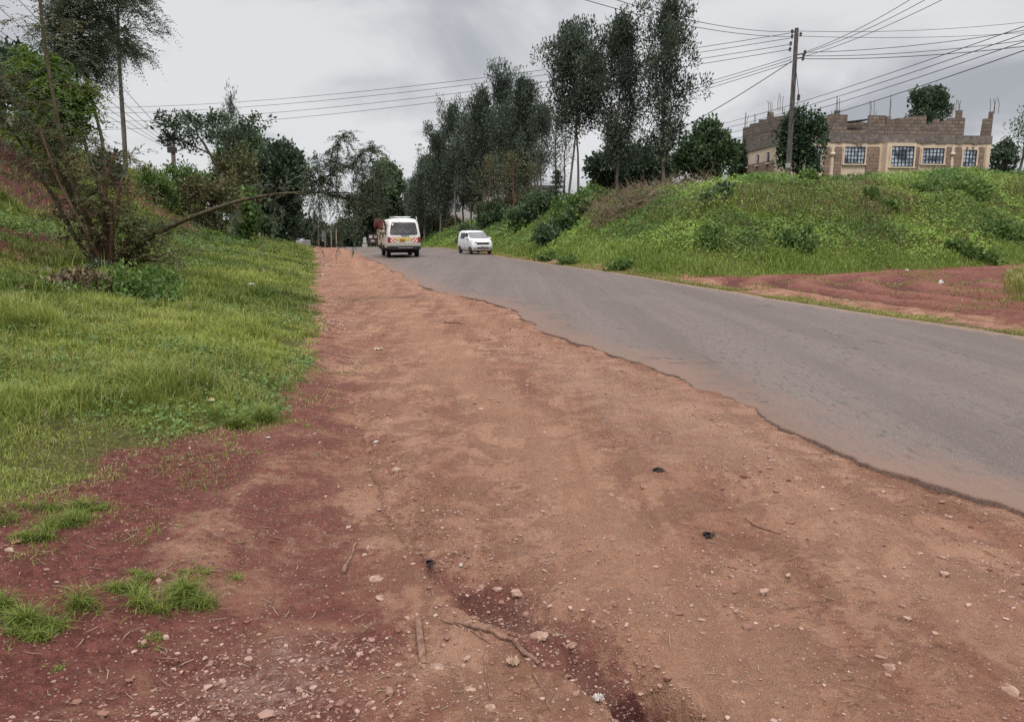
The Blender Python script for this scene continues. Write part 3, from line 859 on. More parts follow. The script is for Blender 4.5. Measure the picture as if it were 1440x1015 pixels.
# the umbrella tree and its neighbours
def at_px(u, v, D, o): p = P(u, v, D); return (p.x - o.x, p.y - o.y, p.z - o.z)
Du = 50
bu = Vector((P(305, 250, Du).x, Du, H1(P(305, 250, Du).x, Du) - .1))
q = lambda u, v, d=0: at_px(u, v, Du + d, bu)
lob = []
for (u, v, w, h, d) in [(262, 172, 34, 9, 0), (240, 182, 20, 8, .5), (280, 192, 30, 9, -.8), (250, 200, 18, 10, .4), (310, 176, 26, 9, .6), (325, 192, 26, 10, -.5), (300, 166, 18, 7, .2),
                     (345, 186, 24, 10, .5), (270, 212, 14, 9, 0), (235, 195, 10, 8, 0), (355, 170, 18, 8, .4)]:
    c = q(u, v, d); s = Du / F_PX
    lob.append((*c, w * s * 1.2, w * s * 1.0, h * s * .9))
o = broad_tree('umbrella_tree', 81, lob, [[(0, 0, 0, .16), q(304, 238) + (.12,), q(296, 218) + (.09,), q(285, 200) + (.06,), q(275, 184) + (.03,)],
        [q(304, 238) + (.1,), q(315, 215) + (.07,), q(325, 195) + (.04,)], [q(296, 218) + (.06,), q(270, 205) + (.04,), q(250, 195) + (.02,)]],
    L_UMB, B_GREY, 26, (.26, .14), shell=.8)
o.location = bu; tag(o, 'flat topped umbrella shaped tree with an open crown on the left bank', 'tree')
dense('dense_tree', 82, 388, 62, 190, 86, 15, L_DARK, 'big dark dense tree at the end of the left bank by the road', z0=.0, dens=46)
dense('dense_tree', 83, 345, 66, 172, 70, 12, L_BROAD, 'tall dark tree directly behind the umbrella shaped tree', z0=.1, dens=44)
o = tall_tree('spiky_tree', 84, h=9, rad=1.6, bare=.3, nb=30, per=14)
place(o, 336, 68, 142, 9.2, 32, 3.6); tag(o, 'narrow treetop poking up highest behind the umbrella shaped tree', 'tree')
dense('dense_tree', 85, 402, 70, 205, 40, 9, L_GREV, 'greyish tree behind the right shoulder of the big dark dense tree', z0=.2)
dense('bush', 86, 335, 47, 204, 62, 9, L_BROWN, 'brownish olive bush hiding the umbrella tree trunk on its right', 'bush', z0=.15, leaf=(.2, .11), dens=70)
dense('bush', 87, 300, 40, 250, 96, 9, L_BROWN, 'low pinkish brown bush on the slope below the umbrella tree', 'bush', leaf=(.18, .11), dens=75)
dense('bush', 88, 345, 43, 262, 40, 7, L_COV, 'small bright leafy bush at the foot of the big dark dense tree', 'bush', z0=-.25, leaf=(.26, .2), dens=50)
dense('bush', 89, 262, 46, 232, 84, 8, L_COV, 'rounded green hedge bush on the crest of the left bank', 'bush', leaf=(.2, .1), dens=80, z0=-.2)
dense('bush', 90, 215, 42, 238, 60, 7, L_COV, 'green bush next to the small utility pole on the left bank', 'bush', leaf=(.2, .1), dens=80, z0=-.2)
dense('bush', 91, 158, 36, 210, 44, 6, L_DARK, 'small dark bush on the skyline between the thin trunks', 'bush', leaf=(.22, .13), dens=60)
dense('dense_tree', 92, 432, 74, 304, 54, 8, L_DARK, 'low dark flat topped tree at the far end of the left verge', z0=.15, dens=46)

# trees that close the road beyond its crest
dense('dense_tree', 93, 542, 115, 232, 62, 12, L_BROAD, 'broad green tree beyond the crest of the road, just left of the van', z0=.02, leaf=(.46, .30), dens=26)
dense('dense_tree', 94, 512, 104, 262, 50, 9, L_DARK, 'dark tree beyond the crest behind the hanging foliage', z0=.05, leaf=(.46, .30), dens=26)
dense('dense_tree', 95, 486, 120, 312, 60, 8, L_DARK, 'low dusky tree beyond the crest in the middle of the road end', z0=.0, leaf=(.46, .30), dens=26)
dense('dense_tree', 96, 565, 128, 285, 44, 8, L_DARK, 'dark distant tree between the green tree and the grove', z0=.0, leaf=(.46, .30), dens=26)
dense('dense_tree', 97, 452, 125, 322, 50, 6, L_DARK, 'low distant tree beyond the roadside stall', z0=.0, leaf=(.46, .30), dens=26)

dense('bush', 171, 395, 66, 312, 60, 7, L_DARK, 'dark undergrowth at the foot of the big dark dense tree', 'bush', z0=-.1)
dense('bush', 172, 355, 58, 300, 60, 7, L_BROAD, 'shadowy green undergrowth left of the big dark dense tree', 'bush', z0=-.1)
dense('bush', 173, 612, 118, 300, 70, 7, L_BROWN, 'brownish undergrowth under the left end of the grove', 'bush', z0=-.1, leaf=(.4, .24), dens=40)
dense('bush', 174, 575, 110, 312, 60, 7, L_DARK, 'dark undergrowth where the grove meets the road behind the van', 'bush', z0=-.1, leaf=(.4, .24), dens=40)
dense('bush', 175, 715, 84, 275, 90, 8, L_BROWN, 'brownish undergrowth under the right end of the grove', 'bush', z0=-.1, leaf=(.36, .22), dens=36)

dense('dense_tree', 176, 505, 140, 316, 120, 8, L_BROAD, 'low band of distant trees across the end of the road', z0=.0, leaf=(.5, .32), dens=30)
dense('dense_tree', 177, 570, 135, 318, 90, 8, L_DARK, 'distant trees directly behind the van roof', z0=.0, leaf=(.5, .32), dens=30)

# ------------------------------------------------------------------ the many stemmed shrub tree with the bent bough
Db = 14.6
bb = PG(150, 384); Db = bb.y
root = empty('many_stemmed_shrub_tree', bb)
tag(root, 'many stemmed shrub tree on the left grass with one long bough bent over the path', 'shrub tree')
ST = [([(138, 378, Db), (110, 340, Db), (72, 272, Db + .3), (22, 190, Db + .5), (-12, 150, Db + .6)], .055, .025),
      ([(144, 380, Db), (120, 330, Db - .1), (95, 262, Db), (62, 200, Db + .2), (25, 150, Db + .3), (-10, 95, Db + .3)], .06, .025),
      ([(148, 380, Db), (128, 322, Db - .2), (104, 262, Db - .3), (88, 205, Db - .3), (74, 130, Db - .2), (60, 40, Db), (52, -60, Db)], .06, .025),
      ([(152, 380, Db), (142, 345, Db + .2), (132, 318, Db + .4), (108, 296, Db + .6)], .045, .02),
      ([(155, 382, Db + .1), (151, 340, Db + .1), (150, 300, Db + .2), (148, 268, Db + .3), (160, 215, Db + .4)], .11, .03),
      ([(158, 380, Db), (157, 345, Db - .1), (160, 300, Db - .1), (172, 250, Db - .1)], .07, .02),
      ([(146, 380, Db - .1), (134, 350, Db - .3), (112, 310, Db - .4), (80, 250, Db - .5), (56, 180, Db - .5)], .04, .015)]
lines = [stem(root, p, a, b, B_RED if i > 2 else B_OLIVE, 'stem') for i, (p, a, b) in enumerate(ST)]
r = np.random.default_rng(100)
bough = stem(root, [(158, 384, Db), (178, 358, Db - .1), (215, 332, Db - .2), (252, 313, Db - .3), (290, 298, Db - .4), (335, 283, Db - .5), (375, 275, Db - .5), (412, 271.5, Db - .5), (450, 271, Db - .4), (492, 271, Db - .2)], .066, .012, B_OLIVE, 'bough', 5)
BR = [([(448, 271, Db - .4), (452, 258, Db - .4), (466, 244, Db - .3), (482, 236, Db - .2), (500, 234, Db)], .026, .01),
      ([(465, 244, Db - .3), (465, 225, Db - .2), (470, 208, Db - .1), (482, 194, Db), (490, 190, Db)], .016, .004),
      ([(455, 271, Db - .4), (475, 277, Db - .3), (500, 281, Db - .1), (545, 287, Db + .2)], .034, .008),
      ([(449, 262, Db - .4), (450, 240, Db - .5), (446, 222, Db - .5)], .012, .004),
      ([(440, 271, Db - .4), (436, 250, Db - .7), (438, 238, Db - .8)], .01, .004),
      ([(500, 234, Db), (506, 218, Db), (522, 208, Db + .1), (530, 214, Db + .1)], .012, .004)]
for i in range(26):
    k_ = int(r.uniform(.18, .8) * (len(bough) - 1)); p_ = bough[k_]
    d_ = np.array([r.normal() * .5 + .3, r.normal() * .8, r.normal() * .5 + .25]); e_ = p_ + d_ * r.uniform(.12, .45)
    sh = MB(); sh.tube(wobble_line(r, p_, e_, 5, .3), [.009, .007, .005, .004, .002], 4, False); sh.build('side_shoot', B_OLIVE, root)
    SHB = globals().setdefault('SHOOTS', []); SHB += [(p_ + (e_ - p_) * t_, d_) for t_ in (.5, .75, 1)]
bl_ = [stem(root, p, a, b, B_OLIVE, 'branch') for p, a, b in BR]
lst = []; tw = MB()
# sprays hanging below and standing above the end of the bough
B, D = [], []
hang = bough[-22:]
src = [p for p in hang] + [p for l in bl_ for p in l[1:]]
for i in range(38):
    p = src[r.integers(len(src))]
    L = r.uniform(.35, 1.15) if p[0] > hang[0][0] + .2 else r.uniform(.2, .6)
    e = p + np.array([r.normal() * .12, r.normal() * .3, -L])
    ln = wobble_line(r, p, e, 6, .2); tw.tube(ln, [.007, .006, .005, .004, .003, .002], 3, False)
    for t in np.linspace(.2, 1, 10):
        c = p + (e - p) * t
        B.append(c); D.append(np.array([r.normal() * .6, r.normal() * .6, -.9]))
B += [q_[0] for q_ in SHOOTS]; D += [q_[1] for q_ in SHOOTS]
lst.append(fronds(r, np.array(B), np.array(D), r.uniform(.12, .26, len(B)), 7, .065, .022, .3))
B, D = [], []
for l in bl_:
    for p in l[2:]:
        for _ in range(4):
            B.append(p + r.normal(size=3) * .03); D.append(np.array([r.normal() * .7 + .15, r.normal() * .7, r.uniform(-.3, .7)]))
lst.append(fronds(r, np.array(B), np.array(D), r.uniform(.16, .36, len(B)), 9, .075, .024, .5))
# palm-like sprays at the tip
tip = np.array(at_px(512, 228, Db, bb)); tip2 = np.array(at_px(530, 255, Db + .2, bb)); tip3 = np.array(at_px(505, 255, Db, bb))
B, D = [], []
for c, n in ((tip, 60), (tip2, 70), (tip3, 60), (np.array(at_px(520, 285, Db + .2, bb)), 45)):
    for _ in range(n):
        B.append(c + r.normal(size=3) * np.array([.17, .2, .16])); D.append(np.array([r.normal() * .8 + .35, r.normal() * .7, r.uniform(-.2, .6)]))
lst.append(fronds(r, np.array(B), np.array(D), r.uniform(.2, .42, len(B)), 9, .07, .022, .75))
tw.build('brushwood', B_DARK, root)['kind'] = 'stuff'
foliage('bough_foliage', L_FEATH, lst, root)
# fine brown twiggy foliage round the base and along the stems
B, D = [], []
m2 = MB()
for i in range(150):
    l = lines[r.integers(len(lines))]
    p = l[min(len(l) - 1, int(len(l) * r.uniform(.34, .97)))]
    az = r.uniform(0, 2 * math.pi); d = np.array([math.cos(az), math.sin(az) * .8, r.uniform(-.15, .55)])
    L = r.uniform(.35, 1.0); e = p + d * L - np.array([0, 0, .12 * L])
    m2.tube(wobble_line(r, p, e, 5, .2), [.008, .006, .005, .004, .002], 3, False)
    for t in np.linspace(.25, 1, 8):
        B.append(p + (e - p) * t); D.append(d * .6 + r.normal(size=3) * .6)
m2.build('brushwood', B_RED, root)['kind'] = 'stuff'
foliage('base_foliage', L_BROWN, [fronds(r, np.array(B), np.array(D), r.uniform(.16, .36, len(B)), 8, .085, .026, .4)], root)
B, D = [], []
m3 = MB()
for i in range(48):
    c = np.array(at_px(r.uniform(165, 255), r.uniform(300, 384), Db + r.normal() * .35, bb))
    c[2] = max(c[2], .12)
    d = np.array([r.uniform(.1, 1), r.normal() * .6, r.uniform(-.1, .6)])
    e = c + d * r.uniform(.25, .6)
    m3.tube(wobble_line(r, (.12, 0, .12), e, 6, .25), [.012, .009, .007, .005, .003, .002], 3, False)
    for t in np.linspace(.3, 1, 8):
        B.append(np.array((.12, 0, .12)) * (1 - t) + e * t); D.append(d * .6 + r.normal(size=3) * .6)
m3.build('brushwood', B_RED, root)['kind'] = 'stuff'
foliage('side_foliage', leaf_mat('olive_leaves', (.072, .080, .034), (.180, .175, .072)), [fronds(r, np.array(B), np.array(D), r.uniform(.16, .34, len(B)), 8, .085, .028, .4)], root)
# upper crown of its stems, out of the top left corner
B, D = [], []
for l in lines[:3]:
    for p in l[int(len(l) * .55):]:
        for _ in range(8):
            B.append(p + r.normal(size=3) * np.array([.5, .5, .4])); D.append(np.array([r.normal() + .2, r.normal(), r.uniform(-.5, .3)]))
foliage('crown', L_FEATH, [fronds(r, np.array(B), np.array(D), r.uniform(.3, .6, len(B)), 9, .09, .024, .6)], root)
# ------------------------------------------------------------------ grass and ground cover
def blades(x, y, h, w, lean, tint, r, z=None):
    n = len(x)
    z = H(x, y) if z is None else z
    az = r.uniform(0, 2 * np.pi, n)
    b = np.stack([x, y, z - .01], -1)
    sd = np.stack([np.cos(az), np.sin(az), np.zeros(n)], -1) * (w / 2)[:, None]
    la = az + np.pi / 2 + r.normal(size=n) * .5
    ld = np.stack([np.cos(la), np.sin(la), np.zeros(n)], -1) * (h * lean)[:, None]
    up = np.array([0, 0, 1.])
    m1 = b + up * (h * .55)[:, None] + ld * .3
    tp = b + up * (h * np.sqrt(np.clip(1 - lean ** 2 * .6, .05, 1)))[:, None] + ld
    v = np.stack([b - sd, b + sd, m1 + sd * .8, m1 - sd * .8, tp], 1).reshape(-1, 3)
    k = np.arange(n)[:, None] * 5
    f = np.concatenate([k + [[0, 1, 2]], k + [[0, 2, 3]], k + [[3, 2, 4]]], 1).reshape(-1, 3)
    return v, f, np.repeat(tint, 3)
def cat_tris(lst):
    V, F, T = [], [], []; o = 0
    for v, f, t in lst: V.append(v); F.append(f + o); T.append(t); o += len(v)
    return np.concatenate(V), np.concatenate(F), np.concatenate(T)

r = np.random.default_rng(200)
# --- left bank
N = 900000
y = np.exp(r.uniform(np.log(1.3), np.log(75), N))
xc = (grass_edge(np.zeros(N), y) * 0 + interp(y, GEY, GES) - .2425 * y) / .97
left_lim = np.minimum(-.74 * y - 3.2, xc - 1)
left_lim = np.maximum(left_lim, xc - 15)
x = xc + .9 - (xc + .9 - left_lim) * r.uniform(0, 1, N)
ge = grass_edge(x, y); d = -s_of(x, y)
cut = sst(.45, .62, vn(x * .16 + 3, y * .16, 41)) * sst(4.5, 6.5, d) * sst(13.5, 11, d)
cut = np.maximum(cut, sst(5.0, 6.2, d) * sst(11.5, 9.5, d) * sst(9, 12, y) * sst(34, 26, y) * sst(.30, .46, vn(x * .5, y * .5, 43)))
patch = vn(x * .8, y * .8, 51); fine = vn(x * 3.2, y * 3.2, 52)
keep = (((ge > -.02) & (r.uniform(0, 1, N) < np.clip(ge * 4 + .15, 0, 1))) | ((ge > -.95) & (y < 9) & (r.uniform(0, 1, N) < .30 * sst(-.95, .0, ge) * sst(.55, .72, vn(x * 4 + 3, y * 4, 55))))) & (r.uniform(0, 1, N) > cut * .96)
bare = sst(.34, .22, fine) * sst(1.2, .2, ge)
keep &= r.uniform(0, 1, N) > bare * .6
keep &= r.uniform(0, 1, N) > .55 * sst(.3, .2, vn(x * 1.7, y * 1.7, 58)) * sst(8, 5, y)
x, y, ge, patch, fine, d = [a[keep] for a in (x, y, ge, patch, fine, d)]
n = len(x)
tuft = np.clip(.35 + 1.1 * patch * fine * 2 - .2, .25, 1.5)
h = (.035 + .135 * tuft ** 1.3) * r.uniform(.45, 1.35, n) * (.35 + .65 * sst(0, 1.1, ge)) * (1 + .7 * sst(5, 10, d))
w = np.maximum(.0045, .00125 * y) * r.uniform(.7, 1.3, n)
lean = r.uniform(.15, .95, n)
tone = vn(x * .45 + 9, y * .45, 53); tone2 = vn(x * 2.1, y * 2.1, 54)
tint = np.clip(.05 + 1.0 * (tone - .5) + .55 * tone2 + r.uniform(-.26, .34, n) + .12 * sst(4, 12, d) + .2 * sst(.9, .1, ge), 0, 1)
G_L = leaf_mat('bank_grass', (.088, .130, .021), (.315, .350, .078), .34)
dry = r.uniform(0, 1, n) < .05 + .16 * sst(.55, .75, vn(x * 1.1 + 4, y * 1.1, 57)) + .25 * sst(.5, .05, ge)
vd, fd, td = blades(x[dry], y[dry], h[dry] * .95, w[dry], np.clip(lean[dry] + .25, 0, 1.1), r.uniform(.2, 1, dry.sum()), r)
tag(np_mesh('dry_grass', vd, fd, leaf_mat('straw_blades', (.16, .125, .055), (.42, .36, .19), .3), fattr={'tint': td}), kind='stuff')
g_ = ~dry
lst = [blades(x[g_], y[g_], h[g_], w[g_], lean[g_], tint[g_], r)]
# tall seed stalks
m = 2600
ii = r.integers(0, n, m)
lst.append(blades(x[ii], y[ii], h[ii] * 1.7 + .12, np.maximum(.004, .0009 * y[ii]), r.uniform(.05, .5, m), r.uniform(.75, 1, m), r))
v, f, t = cat_tris(lst)
tag(np_mesh('grass', v, f, G_L, fattr={'tint': t}), kind='stuff')
del v, f, t, lst

# --- a carpet of broad leaved creepers on the left slope
def carpet(name, mat, x, y, hgt, L, r, tint, up=.5):
    n = len(x)
    z = H(x, y, False) + hgt
    C = np.stack([x, y, z], -1)
    D = r.normal(size=(n, 3)) * np.array([1, 1, .5]) + np.array([0, 0, .2])
    Nn = r.normal(size=(n, 3)) * .45 + np.array([-.05, -.35, 1.0])
    v, f = leaf_quads(C, D, Nn, L, L * r.uniform(.45, .8, n))
    o = np_mesh(name, v, f, mat, fattr={'tint': tint}); tag(o, kind='stuff'); return o
N = 60000
y = np.exp(r.uniform(np.log(11), np.log(75), N)); xc = -.25 * y
x = xc - r.uniform(1.5, 15, N)
d = -s_of(x, y)
den = sst(.48, .62, vn(x * .35, y * .35, 61)) * sst(1.5, 4, d)
cut = sst(.45, .62, vn(x * .16 + 3, y * .16, 41)) * sst(4.5, 6.5, d) * sst(13.5, 11, d)
k = (r.uniform(0, 1, N) < den * (1 - cut))
x, y = x[k], y[k]; n = len(x)
carpet('creepers', L_HERB, x, y, (.05 + .35 * vn(x * .9, y * .9, 62)) * r.uniform(.3, 1, n), .05 + .0022 * y, r, np.clip(.1 + .6 * vn(x * .7, y * .7, 63) + r.uniform(-.25, .25, n), 0, 1))

# broad leaved weeds among the near grass
N = 26000
y = np.exp(r.uniform(np.log(3.2), np.log(12), N)); x = (interp(y, GEY, GES) - .2425 * y) / .97 - r.uniform(0, 6, N)
k = (grass_edge(x, y) > .1) & (r.uniform(0, 1, N) < .9 * sst(.56, .74, vn(x * .75 + 8, y * .75, 64)) * sst(.45, .6, vn(x * 4, y * 4, 65)))
x, y = x[k], y[k]; n = len(x)
carpet('weeds', L_COV, x, y, (.03 + .12 * vn(x * 2, y * 2, 62)) * r.uniform(.4, 1, n), .028 + .0025 * y, r, np.clip(.2 + r.uniform(0, .7, n), 0, 1))

# --- right bank
N = 420000
y = np.exp(r.uniform(np.log(21), np.log(115), N))
x = r.uniform(-.32, .78, N) * y
b = bank_d(x, y)
k = (b > .05) & (b < 19)
x, y, b = x[k], y[k], b[k]
pr = PG(868, 287); PD = PG(1215, 275)
cutr = sst(3.6, 2.2, np.hypot((x - pr.x), (y - pr.y) * .6))
lump = sst(.42, .78, vn(x * .42, y * .42, 71)) * sst(1.2, 3, b)
dryn = np.maximum(sst(.60, .74, vn(x * .22 + 5, y * .22, 72)) * .7, sst(7.5, 3.0, np.hypot(x - PD.x, (y - PD.y) * .8)) * (.4 + .6 * sst(.3, .6, vn(x * .7, y * .7, 79)))) * sst(2.2, 4.2, b)
grs = np.maximum(sst(2.6, .7, b + 1.6 * (vn(x * .5, y * .5, 73) - .5)), dryn * .8)
u = r.uniform(0, 1, len(x))
isg = u < grs
ok = r.uniform(0, 1, len(x)) > cutr
xx, yy, ll = x[~isg & ok], y[~isg & ok], lump[~isg & ok]
n = len(xx)
hh = (.05 + .22 * vn(xx * 1.4, yy * 1.4, 74) + .55 * ll) * r.uniform(0, 1, n) ** .6
tone = vn(xx * .35, yy * .35, 75)
tint = np.clip(.32 + 1.3 * (tone - .5) + .5 * (vn(xx * 1.5, yy * 1.5, 76) - .3) + r.uniform(-.3, .3, n) - .22 * ll, 0, 1)
G_R = leaf_mat('bank_cover', (.060, .118, .022), (.255, .360, .066), .34)
carpet('ground_cover', G_R, xx, yy, hh, (.055 + .0021 * yy) * r.uniform(.7, 1.3, n), r, tint)
gx, gy, gd, gb = x[isg & ok], y[isg & ok], dryn[isg & ok], b[isg & ok]
n = len(gx)
h = (.14 + .22 * vn(gx * .8, gy * .8, 77) + .35 * gd) * r.uniform(.5, 1.2, n) * (.4 + .6 * sst(0, .8, gb))
tint = np.clip(.25 + .5 * vn(gx * .5, gy * .5, 78) + r.uniform(-.2, .25, n), 0, 1)
G_V = leaf_mat('verge_grass', (.100, .160, .026), (.265, .340, .075), .34)
G_D = leaf_mat('dry_grass', (.100, .092, .036), (.235, .205, .090), .3)
isd = r.uniform(0, 1, n) < gd * .95
for nm, mat, q in (('verge_grass', G_V, ~isd), ('dry_grass', G_D, isd)):
    v, f, t = blades(gx[q], gy[q], h[q], np.maximum(.02, .0012 * gy[q]), r.uniform(.1, .8, q.sum()), tint[q], r)
    tag(np_mesh(nm, v, f, mat, fattr={'tint': t}), kind='stuff')

# --- the thin strip of grass along the far edge of the tar, the mound and thin growth on the side track
N = 90000
y = np.exp(r.uniform(np.log(8.5), np.log(60), N)); e = r.uniform(.03, 1.2, N); x = road_right(y) + e
bd = bank_d(x, y)
p_ = .7 * sst(.95, .2, e + .7 * (vn(x * 1.2, y * 1.2, 81) - .5)) * sst(.25, .55, vn(x * .5 + 2, y * .5, 82) + .12)
k = (r.uniform(0, 1, N) < p_) & (bd < .3)
xa, ya = x[k], y[k]
N = 60000
x = r.uniform(9, 24, N); y = r.uniform(13.5, 24, N)
md = mound_d(x, y)
k = (md > -.1) & (r.uniform(0, 1, N) < md * 2 + .1) & (bank_d(x, y) < -2.5)
xb, yb = x[k], y[k]
N = 60000
y = np.exp(r.uniform(np.log(12), np.log(30), N)); x = road_right(y) + r.uniform(.8, 11, N)
k = (bank_d(x, y) < .1) & (r.uniform(0, 1, N) < .5 * sst(.58, .72, vn(x * .45, y * .9, 83)))
xd, yd = x[k], y[k]
x = np.concatenate([xa, xb, xd]); y = np.concatenate([ya, yb, yd])
hs = np.concatenate([np.full(len(xa), .06), np.full(len(xb), .28), np.full(len(xd), .06)])
n = len(x)
v, f, t = blades(x, y, hs * r.uniform(.5, 1.4, n), np.maximum(.006, .0011 * y), r.uniform(.2, .95, n), np.clip(.3 + .5 * vn(x, y, 84) + r.uniform(-.2, .3, n), 0, 1), r)
tag(np_mesh('verge_grass', v, f, leaf_mat('thin_verge_grass', (.13, .125, .035), (.30, .29, .09), .3), fattr={'tint': t}), kind='stuff')

# --- separate tufts on the red earth in front
def tuft(u, v, wid, hgt, cnt, label, mat=None, tone=(.05, .62)):
    p = G(u, v, 0); z0 = H1(p.x, p.y)
    a = r.uniform(0, 2 * np.pi, cnt); rad = np.abs(r.normal(size=cnt)) * .68
    # uneven foot: three centres
    cs = r.normal(size=(7, 2)) * np.array([.5, .4]) * wid
    ci = r.choice(7, cnt, p=[.3, .2, .15, .12, .1, .08, .05]); fs = r.uniform(.35, 1, 7)[ci] * np.exp(-.5 * (rad / .8) ** 2)
    x = cs[ci, 0] + np.cos(a) * rad * wid * .45; y = cs[ci, 1] + np.sin(a) * rad * wid * .35
    z = H(x + p.x, y + p.y) - z0
    vv, ff, tt = blades(x, y, 0.95 * hgt * fs * r.uniform(.4, 1.25, cnt), np.full(cnt, .0036), np.clip(r.uniform(.55, 1.2, cnt), 0, 1.12), r.uniform(*tone, cnt), r, z)
    o = np_mesh('grass_tuft', vv, ff, mat or G_L, fattr={'tint': tt}); o.location = (p.x, p.y, z0)
    tag(o, label, 'grass tuft'); return o
tuft(255, 870, .15, .13, 1700, 'bushiest grass tuft on the dark red earth, in front of the pale gravel')
tuft(190, 850, .13, .07, 900, 'low flat grass tuft just left of the bushiest tuft')
tuft(310, 832, .16, .05, 800, 'thin straggling grass tuft trailing to the right behind the bushiest tuft')
tuft(55, 935, .17, .13, 1700, 'broad grass tuft at the left edge of the picture, nearest the camera')
tuft(5, 935, .12, .12, 900, 'grass tuft cut off by the left edge beside the broad near tuft')
tuft(95, 770, .22, .11, 1800, 'grass tuft with a bright green middle left of the red earth')
tuft(20, 800, .16, .12, 1400, 'dry looking grass tuft at the left edge below the bright green one')
tuft(212, 935, .07, .04, 420, 'tiny grass tuft between the broad near tuft and the pale gravel')
tuft(78, 990, .05, .035, 260, 'tiny grass tuft near the bottom left corner')
tuft(290, 790, .06, .025, 220, 'tiny flat sprig of grass on the red earth behind the bushiest tuft')
tuft(1122, 985, .05, .02, 160, 'small green sprig on the tan earth at the bottom right', tone=(.1, .5))
tuft(345, 610, .30, .20, 2600, 'lush green tongue of grass where the left bank meets the path', tone=(.05, .6))

# ------------------------------------------------------------------ loose stones and crumbs
def stones(N, r, area, size, seedmask, name, mat):
    ico = np.array([[0, 0, 1], [.894, 0, .447], [.276, .851, .447], [-.724, .526, .447], [-.724, -.526, .447], [.276, -.851, .447],
                    [.724, .526, -.447], [-.276, .851, -.447], [-.894, 0, -.447], [-.276, -.851, -.447], [.724, -.526, -.447], [0, 0, -1]])
    fc = np.array([[0, 1, 2], [0, 2, 3], [0, 3, 4], [0, 4, 5], [0, 5, 1], [1, 6, 2], [2, 7, 3], [3, 8, 4], [4, 9, 5], [5, 10, 1], [6, 7, 2], [7, 8, 3], [8, 9, 4], [9, 10, 5], [10, 6, 1],
                   [11, 7, 6], [11, 8, 7], [11, 9, 8], [11, 10, 9], [11, 6, 10]])
    x, y = area(N)
    k = r.uniform(0, 1, len(x)) < seedmask(x, y)
    x, y = x[k], y[k]; n = len(x)
    sz = size(n, y)
    a = r.uniform(0, 2 * np.pi, n)
    sc = np.stack([r.uniform(.7, 1.4, n), r.uniform(.6, 1.1, n), r.uniform(.35, .8, n)], -1) * sz[:, None]
    v = ico[None] * (1 + r.normal(size=(n, 12, 1)) * .16) * sc[:, None]
    ca, sa = np.cos(a)[:, None], np.sin(a)[:, None]
    v = np.stack([v[..., 0] * ca - v[..., 1] * sa, v[..., 0] * sa + v[..., 1] * ca, v[..., 2]], -1)
    v += np.stack([x, y, H(x, y) + sc[:, 2] * .35], -1)[:, None]
    f = (np.arange(n)[:, None, None] * 12 + fc[None]).reshape(-1, 3)
    t = np.repeat(np.clip(r.beta(1.5, 2.6, n), 0, 1), 20)
    o = np_mesh(name, v.reshape(-1, 3), f, mat, fattr={'tint': t}); tag(o, kind='stuff')
def gravel_mat():
    t = NT('gravel'); f = t.attr('tint')
    n = t.noise(t.pos(), 60, 4, .6)
    c = t.mix(f, (.15, .062, .045), (.45, .33, .27))
    c = t.mix(t.ramp(n, .45, .7, 0, .6), c, (.26, .13, .085))
    t.bsdf(c, .95, 0, .15, t.bump(n, .5, .004)); return t.m
GM = gravel_mat()
r = np.random.default_rng(300)
def near_area(N):
    y = np.exp(r.uniform(np.log(1.7), np.log(26), N)); x = r.uniform(-.95, .95, N) * y * .85
    return x, y
def near_mask(x, y):
    out = (x < road_left(y) - .05) & (grass_edge(x, y) < .15)
    dd, dep, wid, sd = gully(x, y)
    pp = G(385, 975)
    m = .10 + .55 * sst(.5, .75, vn(x * 1.3, y * 1.3, 91)) + .6 * sst(2.4, .8, dd / wid) + .5 * sst(.6, .1, np.hypot(x - pp.x, y - pp.y)) + .25 * sst(.9, .3, np.abs(x - road_left(y) + .55))
    m *= .45 + .9 * vn(x * 6, y * 6, 92)
    return out * m
stones(95000, r, near_area, lambda n, y: np.clip(.0022 * np.exp(r.normal(size=n) * .55), .001, .008) * (1 + y * .16), near_mask, 'gravel', GM)
stones(4200, r, near_area, lambda n, y: np.clip(.008 * np.exp(r.normal(size=n) * .45), .004, .024) * (1 + y * .04), near_mask, 'gravel', GM)
def side_area(N):
    y = np.exp(r.uniform(np.log(10), np.log(32), N)); return road_right(y) + r.uniform(.1, 14, N), y
stones(5000, r, side_area, lambda n, y: r.uniform(.008, .03, n), lambda x, y: (bank_d(x, y) < .2) * .5 * sst(.4, .7, vn(x * .8, y * .8, 93)), 'gravel', GM)
# rubble along the foot of the left bank further up the path
def rub_area(N):
    y = np.exp(r.uniform(np.log(8), np.log(45), N)); x = (interp(y, GEY, GES) - .2425 * y) / .97 + np.abs(r.normal(size=N)) * .35 - .05; return x, y
stones(2600, r, rub_area, lambda n, y: r.uniform(.008, .028, n) * (1 + y * .03), lambda x, y: sst(.45, .7, vn(x * .6, y * .6, 94)) * .9, 'gravel', GM)
